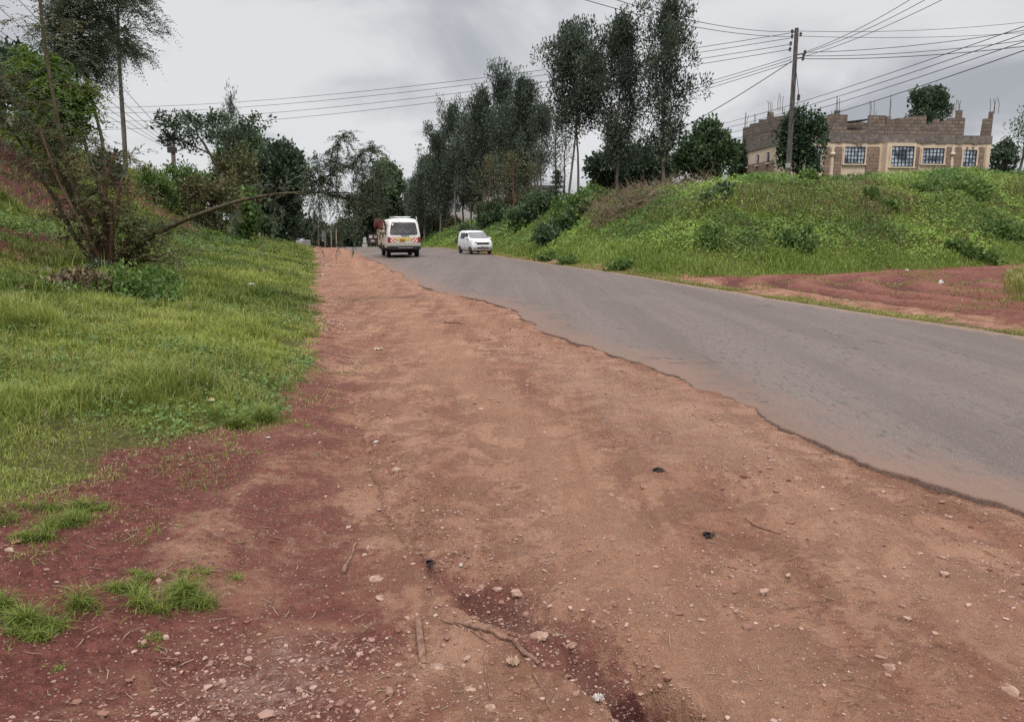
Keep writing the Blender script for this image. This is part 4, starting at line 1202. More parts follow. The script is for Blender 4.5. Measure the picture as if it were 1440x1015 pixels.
# dry grass stems and twigs lying on the earth
N = 1300
y = np.exp(r.uniform(np.log(1.8), np.log(14), N)); x = r.uniform(-.9, .8, N) * y * .8
k = (x < road_left(y) - .1) & (grass_edge(x, y) < .3) & (r.uniform(0, 1, N) < .25 + .75 * sst(.2, -1.2, s_of(x, y) - .5))
x, y = x[k], y[k]; n = len(x)
a = r.uniform(0, 2 * np.pi, n); L = r.uniform(.015, .08, n) * (1 + y * .04); w = .0008 + .00028 * y
dx, dy = np.cos(a) * L, np.sin(a) * L; px, py = -np.sin(a) * w, np.cos(a) * w
bx, by = r.normal(size=n) * L * .05, r.normal(size=n) * L * .05
def hz(x, y): return H(x, y) + .006
q = [(x - dx / 2 - px, y - dy / 2 - py), (x - dx / 2 + px, y - dy / 2 + py), (x + bx + px, y + by + py), (x + bx - px, y + by - py), (x + dx / 2, y + dy / 2)]
v = np.stack([np.stack([a_, b_, hz(a_, b_)], -1) for a_, b_ in q], 1).reshape(-1, 3)
kk = np.arange(n)[:, None] * 5
f = np.concatenate([kk + [[0, 1, 2]], kk + [[0, 2, 3]], kk + [[3, 2, 4]]], 1).reshape(-1, 3)
tag(np_mesh('straw', v, f, L_DRY, fattr={'tint': np.repeat(r.uniform(.2, 1, n), 3)}), kind='stuff')
# ------------------------------------------------------------------ the block building
def stone_mat(name, a, b, mortar, scale=1.0):
    t = NT(name); o = t.obj()
    sp = t.n('ShaderNodeSeparateXYZ', {0: o})
    uv = t.n('ShaderNodeCombineXYZ', {0: t.math('ADD', sp.outputs[0], sp.outputs[1]), 1: sp.outputs[2], 2: 0.0}).outputs[0]
    uv = t.n('ShaderNodeVectorMath', {0: uv, 1: t.n('ShaderNodeVectorMath', {0: t.n('ShaderNodeTexNoise', {'Vector': o, 'Scale': 3.0}).outputs['Color'], 'Scale': .04}, operation='SCALE').outputs[0]}, operation='ADD').outputs[0]
    br = t.n('ShaderNodeTexBrick', {'Vector': uv, 'Color1': (*a, 1), 'Color2': (*b, 1), 'Mortar': (*mortar, 1), 'Scale': scale, 'Mortar Size': .018, 'Mortar Smooth': .3, 'Bias': 0.0, 'Brick Width': .46, 'Row Height': .23})
    n = t.noise(o, 2.2, 6, .65); n2 = t.noise(o, 14, 5, .6)
    c = t.mix(t.ramp(n, .42, .7, 0, .65), br.outputs['Color'], tuple(q * .5 for q in b))
    c = t.mix(t.ramp(n2, .4, .7, 0, .4), c, tuple(min(1, q * 1.35) for q in a))
    h = t.math('ADD', t.math('MULTIPLY', br.outputs['Fac'], -1.0), t.math('MULTIPLY', n2, .6))
    t.bsdf(c, .92, 0, .15, t.bump(h, .7, .03)); return t.m
M_STONE = stone_mat('stone_blocks', (.235, .185, .152), (.135, .105, .09), (.07, .06, .055))
M_STONE2 = stone_mat('dressed_stone', (.30, .215, .165), (.22, .155, .125), (.15, .12, .10))
M_SLAB = simple('concrete', (.17, .145, .13), .92, 0, .15, .3, 4, .6)
M_CREAM = simple('cream_plaster', (.62, .495, .375), .85, 0, .2, .09, 1.4, .1)
M_FRAME = simple('window_steel', (.035, .04, .05), .5)
M_REBAR = simple('rebar', (.13, .075, .05), .8, .3)
def glass_mat():
    t = NT('window_glass'); n = t.noise(t.obj(), 1.3, 4, .6)
    c = t.mix(t.ramp(n, .42, .58), (.07, .09, .115), (.56, .63, .71))  # shade of the rooms behind painted into the glass as random dark patches
    t.bsdf(c, .12, .35, .8); return t.m
M_GLASS = glass_mat()
C0 = Vector((18.65, 52.0, 0)); TH = math.atan2(1.3, 14.3); ZG = 3.7
def fa(u):
    m = (u - CX) / F_PX / 1.036
    return (C0.x - C0.y * m) / (m * math.sin(TH) - math.cos(TH))
def fz(u, v):
    D = C0.y + fa(u) * math.sin(TH); return P(u, v, D).z - ZG
def fz_at(v, D): return P(1100, v, D).z - ZG
bld = empty('unfinished_building', (C0.x, C0.y, ZG), TH)
tag(bld, 'half built stone block house with cream plastered ground floor and steel bars on top', 'house')
AW = fa(1393); BL = 8.3; ZB = fz(1160, 199.5)
m = MB(); m.box((AW / 2, BL / 2, ZB / 2 - .5), (AW, BL, ZB + 1.0)); m.build('wall', M_CREAM, bld)
m = MB()
pl = [(-.06, 0)] + [(a_, ZB + .02 * math.sin(a_ * 9) - .08 + .05 * math.sin(a_ * 2.3)) for a_ in np.linspace(-.06, AW + .06, 60)]
m.prism([(-.07, ZB + .5)] + [(a_, ZB - .03 + .035 * math.sin(a_ * 5.1) + .03 * math.sin(a_ * 11.7 + 1)) for a_ in np.linspace(-.07, AW + .07, 90)] + [(AW + .07, ZB + .5)], -.07, BL + .07)
m.build('floor_slab', M_SLAB, bld)
# front upper wall, its ragged top traced in metres
def zx(X, Y): return 1030 + X / 3.512, 20 + Y / 3.512
top = [(375, 560), (405, 560), (405, 535), (440, 520), (470, 497), (500, 497), (500, 475), (522, 475), (522, 497), (560, 497), (560, 572), (668, 575), (668, 499), (748, 501), (748, 545), (755, 545), (755, 505), (774, 505), (774, 545),
       (778, 520), (800, 515), (830, 512), (860, 506), (890, 503), (948, 502), (948, 562), (985, 556), (985, 545), (1020, 540), (1020, 530), (1060, 524), (1060, 513), (1099, 512), (1099, 475), (1122, 475), (1122, 512), (1139, 512), (1139, 600),
       (1230, 602), (1236, 516), (1262, 514), (1262, 481), (1290, 481), (1286, 560)]
pts = []
for X, Y in top:
    u, v = zx(X, Y); pts.append((min(fa(u), AW), fz(u, v)))
pts = [(.0, ZB + .5), (.0, pts[0][1])] + pts + [(AW, ZB + .5)]
m = MB(); m.prism(pts, .0, .24); m.build('upper_wall', M_STONE, bld)
# side wall
def sl(u, v, D): return D - C0.y, fz_at(v, D)
side = [(0.24, ZB + .5), (8.2, ZB + .5), (8.2, fz_at(180, 60.2)), (7.0, fz_at(178.5, 59)), (6.9, fz_at(175, 59)), (5.3, fz_at(173, 57.4)), (5.2, fz_at(169, 57.3)), (3.9, fz_at(168, 56)), (3.8, fz_at(158, 55.9)), (3.3, fz_at(158, 55.4)), (3.2, fz_at(165, 55)), (1.6, fz_at(164, 54)), (.24, fz_at(166, 53))]
rot = Matrix.Rotation(R(90), 4, 'Z')
m = MB(); m.prism([(a_, z_) for a_, z_ in side], -.24, 0, rot)     # x' -> y, y' -> -x
m.build('upper_wall', M_STONE, bld)
# inner walls of the unfinished storey
m = MB(); m.prism([(4.4, ZB + .5), (4.4, ZB + 1.55), (6.3, ZB + 1.75), (8.2, ZB + 1.6), (8.2, ZB + .5)], 3.0, 3.2); m.build('inner_wall', M_STONE, bld)
m = MB(); m.prism([(11.2, ZB + .5), (11.2, ZB + 1.6), (13.3, ZB + 1.95), (13.3, ZB + .5)], 4.2, 4.4); m.build('inner_wall', M_STONE, bld)
m = MB(); m.prism([(.3, ZB + .5), (.3, ZB + 1.2), (AW, ZB + 1.35), (AW, ZB + .5)], 8.0, 8.2); m.build('inner_wall', M_STONE, bld)
m = MB(); m.box((0, 0, 0), (2.0, 1.6, .04), Matrix.Translation((5.6, 2.0, ZB + 1.62)) @ Matrix.Rotation(R(-7), 4, 'Y')); m.build('roof_sheet', simple('dark_sheet', (.06, .06, .07), .6), bld)
# stone panels with arched tops, butted on to the plaster
def arch(u0, u1, v0, v1, name='stone_panel'):
    a0, a1 = fa(u0), fa(u1); z1 = fz(u0, v0); z0 = fz(u0, v1); q = min(.16, (a1 - a0) / 2.2)
    poly = [(a0, z0), (a1, z0), (a1, z1 - q)] + [(a1 - q + q * math.cos(t), z1 - q + q * math.sin(t)) for t in np.linspace(.3, math.pi / 2, 5)] + [(a0 + q - q * math.sin(t), z1 - q + q * math.cos(t)) for t in np.linspace(0, 1.27, 5)] + [(a0, z1 - q)]
    MB().prism(poly, -.035, .02).build(name, M_STONE2, bld)
for u0, u1 in ((1159.5, 1169), (1174.5, 1185), (1219.5, 1238), (1284.5, 1294.5), (1331, 1339), (1343.5, 1353.5), (1377, 1386)): arch(u0, u1, 206.5, 252)
# bay in the middle
a0, a1 = fa(1242), fa(1282.5)
m = MB(); m.box(((a0 + a1) / 2, -.28, ZB / 2 - .53), (a1 - a0, .54, ZB + .9)); m.build('bay', M_CREAM, bld)
def window(u0, u1, v0, v1, yoff, cols, rows, sill=True):
    a0, a1 = fa(u0), fa(u1); z1, z0 = fz(u0, v0), fz(u0, v1)
    f = MB()
    for k in range(cols + 1):
        x = a0 + (a1 - a0) * k / cols; f.box((x, yoff - .03, (z0 + z1) / 2), (.055 if k in (0, cols) or k % 2 == 0 else .032, .06, z1 - z0 + .05))
    for k in range(rows + 1):
        z = z0 + (z1 - z0) * k / rows; f.box(((a0 + a1) / 2, yoff - .035, z), (a1 - a0, .05, .05 if k in (0, rows) else .03))
    w = f.build('window', M_FRAME, bld)
    MB().box(((a0 + a1) / 2, yoff - .006, (z0 + z1) / 2), (a1 - a0, .01, z1 - z0)).build('pane', M_GLASS, w)
    s = MB()
    s.box((a0 - .06, yoff - .05, (z0 + z1) / 2), (.1, .1, z1 - z0 + .1)); s.box((a1 + .06, yoff - .05, (z0 + z1) / 2), (.1, .1, z1 - z0 + .1))
    s.box(((a0 + a1) / 2, yoff - .07, z0 - .07), (a1 - a0 + .3, .14, .08))
    s.build('surround', M_CREAM, w)
window(1141, 1154.5, 207, 236, 0, 3, 4)
window(1188.5, 1217, 207, 230, 0, 6, 4)
window(1248, 1279, 207.5, 235, -.55, 6, 5)
window(1298.5, 1328.5, 209, 230, 0, 6, 4)
window(1356, 1374.5, 211.5, 234, 0, 4, 4)
for u in (1167 + 4.8, 1340.8):      # plaster pilasters between the panels, swollen at mid height
    a = fa(u); zt = fz(u, 206); z0 = 0
    MB().box((a, -.045, (zt + .1) / 2), (.17, .09, zt)).build('pilaster', M_CREAM, bld)
    MB().lathe([(fz(u, 217) - .09, .12), (fz(u, 217) - .04, .17), (fz(u, 217) + .05, .17), (fz(u, 217) + .1, .12)], 10, 'z', (a, -.07, 0)).build('boss', M_CREAM, bld)
MB().box((AW - .14, -.05, ZB / 2 - .1), (.28, .1, ZB)).build('pilaster', M_CREAM, bld)
MB().box((.16, -.05, ZB / 2 - .1), (.32, .1, ZB)).build('pilaster', M_CREAM, bld)
for uu, vv in ((1206, 203.8), (1210.5, 203.8), (1361, 208), (1369, 208)):
    MB().box((fa(uu), -.03, fz(uu, vv)), (.13, .06, .10)).build('vent', M_STONE2, bld)
# side wall: stone facing, three slit windows
MB().box((-.02, 5.2, ZB / 2 - .55), (.04, 6.0, ZB - .9)).build('stone_panel', M_STONE2, bld)
for ly in (3.2, 5.0, 7.0):
    w = MB().box((-.05, ly, ZB - .78), (.05, .34, .72)).build('window', M_FRAME, bld)
    MB().box((-.085, ly, ZB - .78), (.02, .22, .6)).build('pane', M_GLASS, w)
    MB().box((-.08, ly, ZB - 1.19), (.12, .5, .09)).build('sill', M_CREAM, w)
# steel starter bars
rr = np.random.default_rng(400)
def rebar(a, ly, z, h, n=3, sp=.16):
    m = MB()
    for k in range(n):
        x = a + (k - (n - 1) / 2) * sp + rr.normal() * .03; y = ly + rr.normal() * .06
        m.tube([(x, y, z - .15), (x + rr.normal() * .015, y, z + h * .5), (x + rr.normal() * .06, y, z + h * rr.uniform(.8, 1.05))], .018, 5)
    m.build('rebar_bunch', M_REBAR, bld)
for X, Y0, Y1, n, ly in ((512, 475, 400, 3, .12), (590, 540, 465, 3, 3.1), (680, 499, 425, 3, .12), (770, 505, 400, 2, .12), (815, 540, 475, 2, 4), (1020, 545, 500, 3, 5), (1100, 475, 418, 3, .12), (1197, 525, 455, 3, 4.3), (1280, 481, 412, 4, .12),
                         (345, 470, 395, 3, 4), (365, 500, 455, 2, 4)):
    u, v0 = zx(X, Y0); _, v1 = zx(X, Y1); D = C0.y + fa(u) * math.sin(TH) + ly
    a = fa(u) * (1 + ly / 60) ; rebar(a, ly, fz_at(v0, D), fz_at(v1, D) - fz_at(v0, D), n)
for ly, v0, v1, n in ((7.9, 180, 159, 3), (6.2, 172, 160, 2), (3.6, 158, 140, 3)):
    D = C0.y + ly; rebar(-.02 + .12, ly, fz_at(v0, D), fz_at(v1, D) - fz_at(v0, D), n, .1)
MB().box((fa(1139.5 + 130), .12, 0), (.01, .01, .01)) if False else None
for X, Y in ((1205, 525),):
    u, v = zx(X, Y); MB().box((13.15, 4.3, ZB + 1.6), (.32, .32, 1.2)).build('column', M_STONE, bld)

# ------------------------------------------------------------------ far houses
def far_house(name, u, v0, v1, w_px, D, label, wall, roofc, flat=False):
    s = D / F_PX; c = P(u, v1, D); zt = P(u, v0, D).z; w = w_px * s; zb = min(H1(c.x, D) - .3, c.z)
    o = empty(name, (c.x, D, zb), R(8)); h = zt - zb; d = w * .7
    MB().box((0, d / 2, h / 2), (w, d, h)).build('wall', wall, o)
    if flat:
        MB().box((0, d / 2, h + .09), (w + .5, d + .5, .18)).build('roof', roofc, o)
    else:
        MB().prism([(-w / 2 - .4, h), (w / 2 + .4, h), (w / 2 - .6, h + w * .13), (-w / 2 + .6, h + w * .13)], -.4, d + .4).build('roof', roofc, o)
    for k in (-.3, .05, .32):
        wd = MB().box((k * w, -.03, h * .66), (w * .13, .06, h * .16)).build('window', M_FRAME, o)
        MB().box((k * w, -.07, h * .66), (w * .10, .02, h * .12)).build('pane', M_GLASS, wd)
    tag(o, label, 'house'); return o
M_PALE = simple('pale_wall', (.46, .42, .42), .85, var=.08, scale=1)
M_GREYROOF = simple('grey_roof', (.10, .11, .13), .6)
far_house('flat_roofed_house', 660, 272, 305, 54, 118, 'pale house glimpsed between the bare trunks of the grove', M_PALE, M_GREYROOF, True)
far_house('grey_roofed_house', 762, 265, 285, 30, 92, 'small pale house with a grey roof in the gap right of the grove', simple('white_wall', (.6, .6, .6), .8), M_GREYROOF)

# ------------------------------------------------------------------ poles and wires
M_POLE = bark_mat('weathered_pole', (.055, .048, .045), (.15, .135, .13), 9)
M_WIRE = simple('black_wire', (.022, .022, .025), .6)
M_INS = simple('insulator', (.06, .05, .05), .4)
DP = 42.0
pb, pt = P(1108, 250, DP), P(1120.5, 40, DP)
zb = H1(pb.x, DP) - .2
pole = empty('utility_pole', (pb.x, DP, zb)); po = Vector(pole.location)
lean = (P(1120.5, 40, DP) - Vector((pb.x, DP, 0))).x
MB().tube([(0, 0, 0), ((pt.x - pb.x) * .5, 0, (pt.z - zb) * .5), (pt.x - pb.x, 0, pt.z - zb)], [.155, .13, .105], 12).build('shaft', M_POLE, pole, 60)
def loc(u, v, D=DP): return P(u, v, D) - po
MB().tube([loc(1112, 44), loc(1119, 46)], .03, 6).build('bracket', M_INS, pole)
MB().tube([loc(1116, 78), loc(1134, 75)], .035, 6).build('bracket', M_INS, pole)
MB().tube([loc(1116, 83), loc(1131, 81)], .035, 6).build('bracket', M_INS, pole)
for u, v in ((1113, 45), (1113, 52), (1111, 62), (1110, 70), (1131, 74), (1129, 79), (1128, 83), (1125, 49)):
    c = loc(u, v); c.y -= .1
    MB().lathe([(-.12, .03), (-.08, .075), (-.02, .05), (.03, .085), (.08, .05), (.11, .02)], 10, 'z', c).build('insulator', M_INS, pole, 40)
MB().tube([loc(1119, 85, DP - .12), loc(1119.5, 100, DP - .13), loc(1123, 130, DP - .14), loc(1123, 140, DP - .14), loc(1112, 180, DP - .16)], .018, 5).build('down_lead', M_WIRE, pole)
c = loc(1123, 137, DP - .14); MB().lathe([(-.16, .05), (-.14, .08), (.12, .08), (.15, .04)], 10, 'z', c).build('fuse_box', M_INS, pole)
MB().lathe([(-.12, .152), (.12, .150)], 14, 'z', loc(1108.7, 233)).build('number_plate', simple('tin_plate', (.35, .34, .33), .5), pole)
tag(pole, 'tall leaning wooden utility pole carrying many wires on the right bank', 'utility pole')

Dq = 56.0
qb = P(243, 236, Dq); zb2 = H1(qb.x, Dq) - .3
p2 = empty('utility_pole', (qb.x, Dq, zb2)); o2 = Vector(p2.location)
l2 = lambda u, v, D=Dq: P(u, v, D) - o2
MB().tube([(0, 0, 0), l2(243, 200)], [.17, .14], 10).build('shaft', M_SLAB, p2, 60)
MB().tube([l2(230, 205), l2(246, 205)], .07, 6).build('crossarm', M_INS, p2)
MB().box(l2(242, 211), (.55, .4, .4)).build('transformer', M_INS, p2)
tag(p2, 'short pale utility pole with a crossarm on the crest of the left bank', 'utility pole')

def off_frame(p):
    q = p - Vector((0, 0, CAMZ)); d = q.y * CP - q.z * SP; h = q.y * SP + q.z * CP
    return abs(q.x / d) > .70 or h / d > .49
def wire(a, b, sag, rad, label, n=26):
    a, b = Vector(a), Vector(b)
    pts = [(a + (b - a) * t) - Vector((0, 0, 4 * sag * t * (1 - t))) - a for t in [i / n for i in range(n + 1)]]
    if off_frame(b):        # runs on past the picture towards its next pole
        e = pts[-1] - pts[-2]; e.z *= .6
        pts += [pts[-1] + e * k for k in range(1, 41, 3)]
    o = MB().tube(pts, rad, 5).build('power_line', M_WIRE, None, 80, a)
    tag(o, label, 'power line', 'power lines strung from the poles')
W = .013
T = lambda u, v, D=DP: P(u, v, D)
# from the pole top to the upper left, towards the camera side
wire(T(1114, 45), T(830, -12, 27), .35, W, 'upper of two wires from the pole top to the picture top left of it')
wire(T(1114, 52), T(790, -10, 27), .35, W, 'lower of two wires from the pole top to the picture top left of it')
# across the sky to the left
wire(T(1111, 47), T(120, 152, 76), .9, W * 1.15, 'highest of the four long wires crossing the sky between the two poles')
wire(T(1111, 54), T(120, 160, 76), .9, W * 1.15, 'second from top of the four long wires crossing the sky between the poles')
wire(T(1110, 63), T(120, 172, 78), .9, W * 1.15, 'third from top of the four long wires crossing the sky between the poles')
wire(T(1110, 70), T(120, 183, 78), .9, W * 1.15, 'lowest of the four long wires crossing the sky between the poles')
wire(T(1113, 80), T(640, 186, 95), .9, W * 1.2, 'upper of three wires sloping from the pole into the tops of the grove')
wire(T(1113, 84), T(640, 192, 95), .9, W * 1.2, 'middle of three wires sloping from the pole into the tops of the grove')
wire(T(1113, 88), T(640, 199, 95), .9, W * 1.2, 'lowest of three wires sloping from the pole into the tops of the grove')
wire(T(1114, 86), T(945, 188, 47), .12, .022, 'thick cable sloping steeply from the pole down to the tallest tree')
# to the right of the pole
wire(T(1122, 44), T(1470, 28, 46), .25, W, 'highest thin wire running level from the pole top to the right edge')
wire(T(1122, 51), T(1470, 44, 46), .2, W, 'second thin wire running level from the pole top to the right edge')
wire(T(1130, 74), T(1302, -14, 30), .2, W, 'left of three wires rising steeply from the pole brackets to the top edge')
wire(T(1132, 75), T(1326, -14, 30), .2, W, 'middle of three wires rising steeply from the pole brackets to the top edge')
wire(T(1130, 80), T(1352, -14, 30), .2, W, 'right of three wires rising steeply from the pole brackets to the top edge')
wire(T(1133, 74), T(1470, 38, 36), .22, W * 1.2, 'upper of three thick wires running from the pole brackets to the right edge')
wire(T(1131, 79), T(1470, 53, 36), .22, W * 1.2, 'middle of three thick wires running from the pole brackets to the right edge')
wire(T(1128, 83), T(1470, 62, 36), .2, W * 1.4, 'lowest of three thick wires running from the pole brackets to the right edge')
# the line that passes in front of the pole
wire(P(960, 186, 62), P(1480, 23, 23), .35, W, 'highest of four parallel wires passing in front of the building, rising to the right')
wire(P(960, 193, 62), P(1480, 34, 23), .35, W, 'second of four parallel wires passing in front of the building, rising to the right')
wire(P(960, 201, 62), P(1480, 45, 23), .35, W, 'third of four parallel wires passing in front of the building, rising to the right')
wire(P(1010, 199, 58), P(1480, 57, 23), .35, W * 1.2, 'lowest of four parallel wires passing in front of the building, rising to the right')
# from the short left pole towards the camera
for k, (u0, v0, u1, v1, lab) in enumerate([(246, 203, -40, -130, 'highest wire from the short left pole rising behind the straight pale trunk'),
        (240, 204, -60, -88, 'second wire from the short left pole rising behind the feathery trees'),
        (238, 205, -60, -40, 'third wire from the short left pole rising behind the feathery trees'),
        (234, 205, -60, -2, 'fourth wire from the short left pole rising behind the feathery trees'),
        (231, 206, -60, 28, 'lowest wire from the short left pole rising behind the feathery trees')]):
    wire(P(u0, v0, Dq), P(u1, v1, 30), .25, W * 1.1, lab)
# ------------------------------------------------------------------ vehicles
def paint(name, col, dirt, rough=.32, top=.9):
    t = NT(name); o = t.obj()
    n = t.noise(o, 5, 5, .65)
    z = t.n('ShaderNodeSeparateXYZ', {0: o}).outputs[2]
    d = t.math('MULTIPLY', t.ramp(t.math('ADD', z, t.math('MULTIPLY', t.math('SUBTRACT', n, .5), .5)), top, .3), .65)
    c = t.mix(d, t.mix(t.ramp(n, .4, .7), col, tuple(q * .9 for q in col)), dirt)
    t.bsdf(c, rough, 0, .5); return t.m
M_VAN = paint('cream_white_paint', (.62, .60, .55), (.34, .26, .20))
M_CAR = paint('white_paint', (.70, .70, .71), (.55, .46, .40), .22, .5)
M_TYRE = simple('tyre_rubber', (.016, .016, .017), .85)
M_RIM = simple('steel_rim', (.32, .32, .33), .45, .5)
M_ALLOY = simple('alloy_rim', (.5, .5, .52), .3, .8)
M_BLACK = simple('black_plastic', (.02, .02, .021), .6)
M_UNDER_SHADE = simple('underbody', (.012, .011, .010), .95)  # near black underside, also the painted shade in the van's door opening
def cglass(name, a, b):
    t = NT(name); n = t.noise(t.obj(), 2.6, 4, .6)
    t.bsdf(t.mix(t.ramp(n, .4, .65), a, b), .08, 0, .7); return t.m
M_VGLASS = cglass('van_glass', (.030, .022, .024), (.095, .078, .080))
M_CGLASS = cglass('car_glass', (.030, .033, .038), (.07, .075, .085))
M_REDLAMP = simple('red_lamp', (.22, .012, .014), .25, 0, .5)
M_YEL = simple('yellow_panel', (.62, .45, .16), .5, var=.1)
M_PLATE = simple('yellow_plate', (.58, .36, .05), .45)
M_WPLATE = simple('white_plate', (.7, .7, .68), .45)
M_CHROME = simple('chrome', (.6, .6, .62), .2, 1.0)
M_LAMP = simple('clear_lamp', (.09, .095, .105), .12, .5, .7)
M_TEAL = simple('teal_lettering', (.05, .20, .22), .5)
M_WSTICK = simple('white_sticker', (.75, .72, .70), .5)
def chevron(name, sgn):
    t = NT(name); s = t.n('ShaderNodeSeparateXYZ', {0: t.obj()})
    q = t.math('ADD', t.math('MULTIPLY', s.outputs[0], sgn), s.outputs[2])
    w = t.math('SINE', t.math('MULTIPLY', q, 2 * math.pi / .17))
    c = t.mix(t.ramp(w, -.12, .12), (.42, .035, .030), (.80, .72, .66))
    t.bsdf(c, .35, 0, .4); return t.m
def rrect(x0, x1, z0, z1, q, k=5, inset=0):
    """rounded rectangle, its upper edge drawn in by inset at each end"""
    out = []
    for cx, cz, a in ((x1 - q, z0 + q, -90), (x1 - q - inset, z1 - q, 0), (x0 + q + inset, z1 - q, 90), (x0 + q, z0 + q, 180)):
        for i in range(k): t = R(a + 90 * i / (k - 1)); out.append((cx + q * math.cos(t), cz + q * math.sin(t)))
    return out
class Body:
    def __init__(s, sl):
        s.sl = sl; s.z = [a[0] for a in sl]
    def g(s, z, k): return float(np.interp(z, s.z, [a[k] for a in s.sl]))
    def yr(s, z): return s.g(z, 1)
    def yf(s, z): return s.g(z, 2)
    def w(s, z): return s.g(z, 3)
    def mesh(s, k=6):
        rings = []
        for z, yr, yf, w, q in s.sl:
            ring = []
            for cx, cy, a in ((w - q, yf - q, 0), (-w + q, yf - q, 90), (-w + q, yr + q, 180), (w - q, yr + q, 270)):
                for i in range(k):
                    t = R(a + 90 * i / (k - 1)); ring.append(Vector((cx + q * math.cos(t), cy + q * math.sin(t), z)))
            rings.append(ring)
        return MB().loft(rings)
    def rear(s, p, off): return (p[0], s.yr(p[1]) - off, p[1])
    def front(s, p, off): return (p[0], s.yf(p[1]) + off, p[1])
    def left(s, p, off): return (-s.w(p[1]) - off, p[0], p[1])
    def right(s, p, off): return (s.w(p[1]) + off, p[0], p[1])
def panel(poly, fn, name, mat, parent, o0=-.02, o1=.012):
    n = len(poly)
    vs = [fn(p, o1) for p in poly] + [fn(p, o0) for p in poly]
    fs = [tuple(range(n)), tuple(range(2 * n - 1, n - 1, -1))] + [(i, (i + 1) % n, (i + 1) % n + n, i + n) for i in range(n)]
    return MB().add(vs, fs).build(name, mat, parent, 40)
def wheel(parent, x, y, r, w, rim, sgn):
    m = MB().lathe([(-w / 2, r * .62), (-w / 2, r * .9), (-w / 2 + .03, r), (w / 2 - .03, r), (w / 2, r * .9), (w / 2, r * .62)], 24, 'x', (0, 0, 0))
    t = m.build('wheel', M_TYRE, parent, 40, (x, y, r))
    q = MB().lathe([(-w * .5 - .004, r * .1), (-w * .5 + .012, r * .2), (-w * .5 - .002, r * .55), (-w * .5 + .0, r * .63), (w * .5 - .0, r * .63), (w * .5 + .002, r * .55), (w * .5 - .012, r * .2), (w * .5 + .004, r * .1)], 20, 'x')
    q.build('rim', rim, t, 40)
def lettering(txt, size, mat, parent, loc_, rot, name='lettering', ext=.004, xs=1.0):
    cu = bpy.data.curves.new(name, 'FONT'); cu.body = txt; cu.size = size; cu.extrude = ext; cu.align_x = 'CENTER'; cu.align_y = 'CENTER'; cu.offset = .004
    ob = bpy.data.objects.new(name, cu); COL.objects.link(ob)
    dg = bpy.context.evaluated_depsgraph_get(); me = bpy.data.meshes.new_from_object(ob.evaluated_get(dg))
    bpy.data.objects.remove(ob); bpy.data.curves.remove(cu)
    me.materials.clear(); me.materials.append(mat)
    o = bpy.data.objects.new(name, me); link(o, parent); o.location = loc_; o.rotation_euler = rot; o.scale = (xs, 1, 1); return o

# ---- the minibus
HD = math.atan(.262)
Dv = 38.6
vx = P(568, 362, Dv).x
van = empty('minibus', (vx - .25 * 2.1, Dv + 2.1, .045 + float(base(Dv))), HD)
tag(van, 'old cream white minibus driving away with red and white rear chevrons', 'minibus')
B = Body([(.40, -2.12, 2.08, .76, .10), (.47, -2.20, 2.18, .82, .12), (.75, -2.25, 2.25, .845, .12), (1.02, -2.25, 2.23, .85, .13), (1.14, -2.235, 2.14, .845, .13), (1.76, -2.06, 1.66, .755, .15),
          (1.85, -2.01, 1.55, .725, .16), (1.92, -1.94, 1.42, .66, .18), (1.965, -1.80, 1.25, .54, .2), (1.985, -1.5, .95, .36, .2)])
B.mesh().build('body', M_VAN, van, 50)
MB().box((0, -.05, .36), (1.36, 4.0, .22)).build('underbody', M_UNDER_SHADE, van)
panel(rrect(-.665, .665, 1.17, 1.745, .09, inset=.07), B.rear, 'rear_window', M_VGLASS, van)
rp = rrect(-.70, .70, 1.145, 1.775, .10, inset=.07)
panel(rp, B.rear, 'window_seal', M_BLACK, van, -.02, .006)
panel(rrect(-.60, -.51, 1.64, 1.715, .008), B.rear, 'window_sticker', M_WSTICK, van, .0, .016)
panel(rrect(-.85 + .03, .82, .86, 1.02, .01), B.rear, 'rear_garnish', M_YEL, van, -.02, .010).name = 'rear_garnish'
panel(rrect(-.22, .06, .80, .965, .01), B.rear, 'number_plate', M_PLATE, van, -.01, .026)
pm = MB()
rr = np.random.default_rng(500)
for row in (.90, .845):
    for k in range(5): pm.box((-.19 + k * .048, B.yr(row) - .029, row), (.03, .006, .04))
pm.build('plate_characters', M_BLACK, van)
for sg in (-1, 1):
    panel([(sg * q[0], q[1]) for q in rrect(.70, .835, .78, 1.03, .015)], B.rear, 'tail_light', M_REDLAMP, van, -.05, .03)
    panel([(sg * q[0], q[1]) for q in rrect(.40, .695, .79, 1.02, .01)], B.rear, 'chevron_board', chevron('chevron_%d' % sg, -sg), van, -.01, .02)
panel(rrect(-.84, .84, .60, .775, .02), B.rear, 'lower_panel', M_VAN, van, -.03, .014)
bp_ = MB().box((0, -2.30, .50), (1.66, .16, .17)); bp_.build('bumper', M_BLACK, van, None, None, .03)
MB().box((.05, -2.385, .505), (.75, .02, .03)).build('bumper_trim', M_CHROME, van)
lettering('TEAMVO', .135, M_TEAL, van, (.06, B.yr(1.085) - .006, 1.085), (R(90), 0, 0), xs=.78)
MB().tube([(.0, B.yr(1.2) - .03, 1.17), (.2, B.yr(1.22) - .03, 1.22), (.42, B.yr(1.24) - .03, 1.23)], .011, 5).build('wiper', M_BLACK, van)
for y0, y1 in ((-1.95, -1.15),): panel(rrect(y0, y1, 1.17, 1.70, .06), B.left, 'side_window', M_VGLASS, van)
for y0, y1 in ((-1.9, -.9), (-.82, .3), (.4, 1.2)): panel(rrect(y0, y1, 1.17, 1.70, .06), B.right, 'side_window', M_VGLASS, van)
panel(rrect(.55, 1.35, 1.17, 1.68, .06), B.left, 'side_window', M_VGLASS, van)
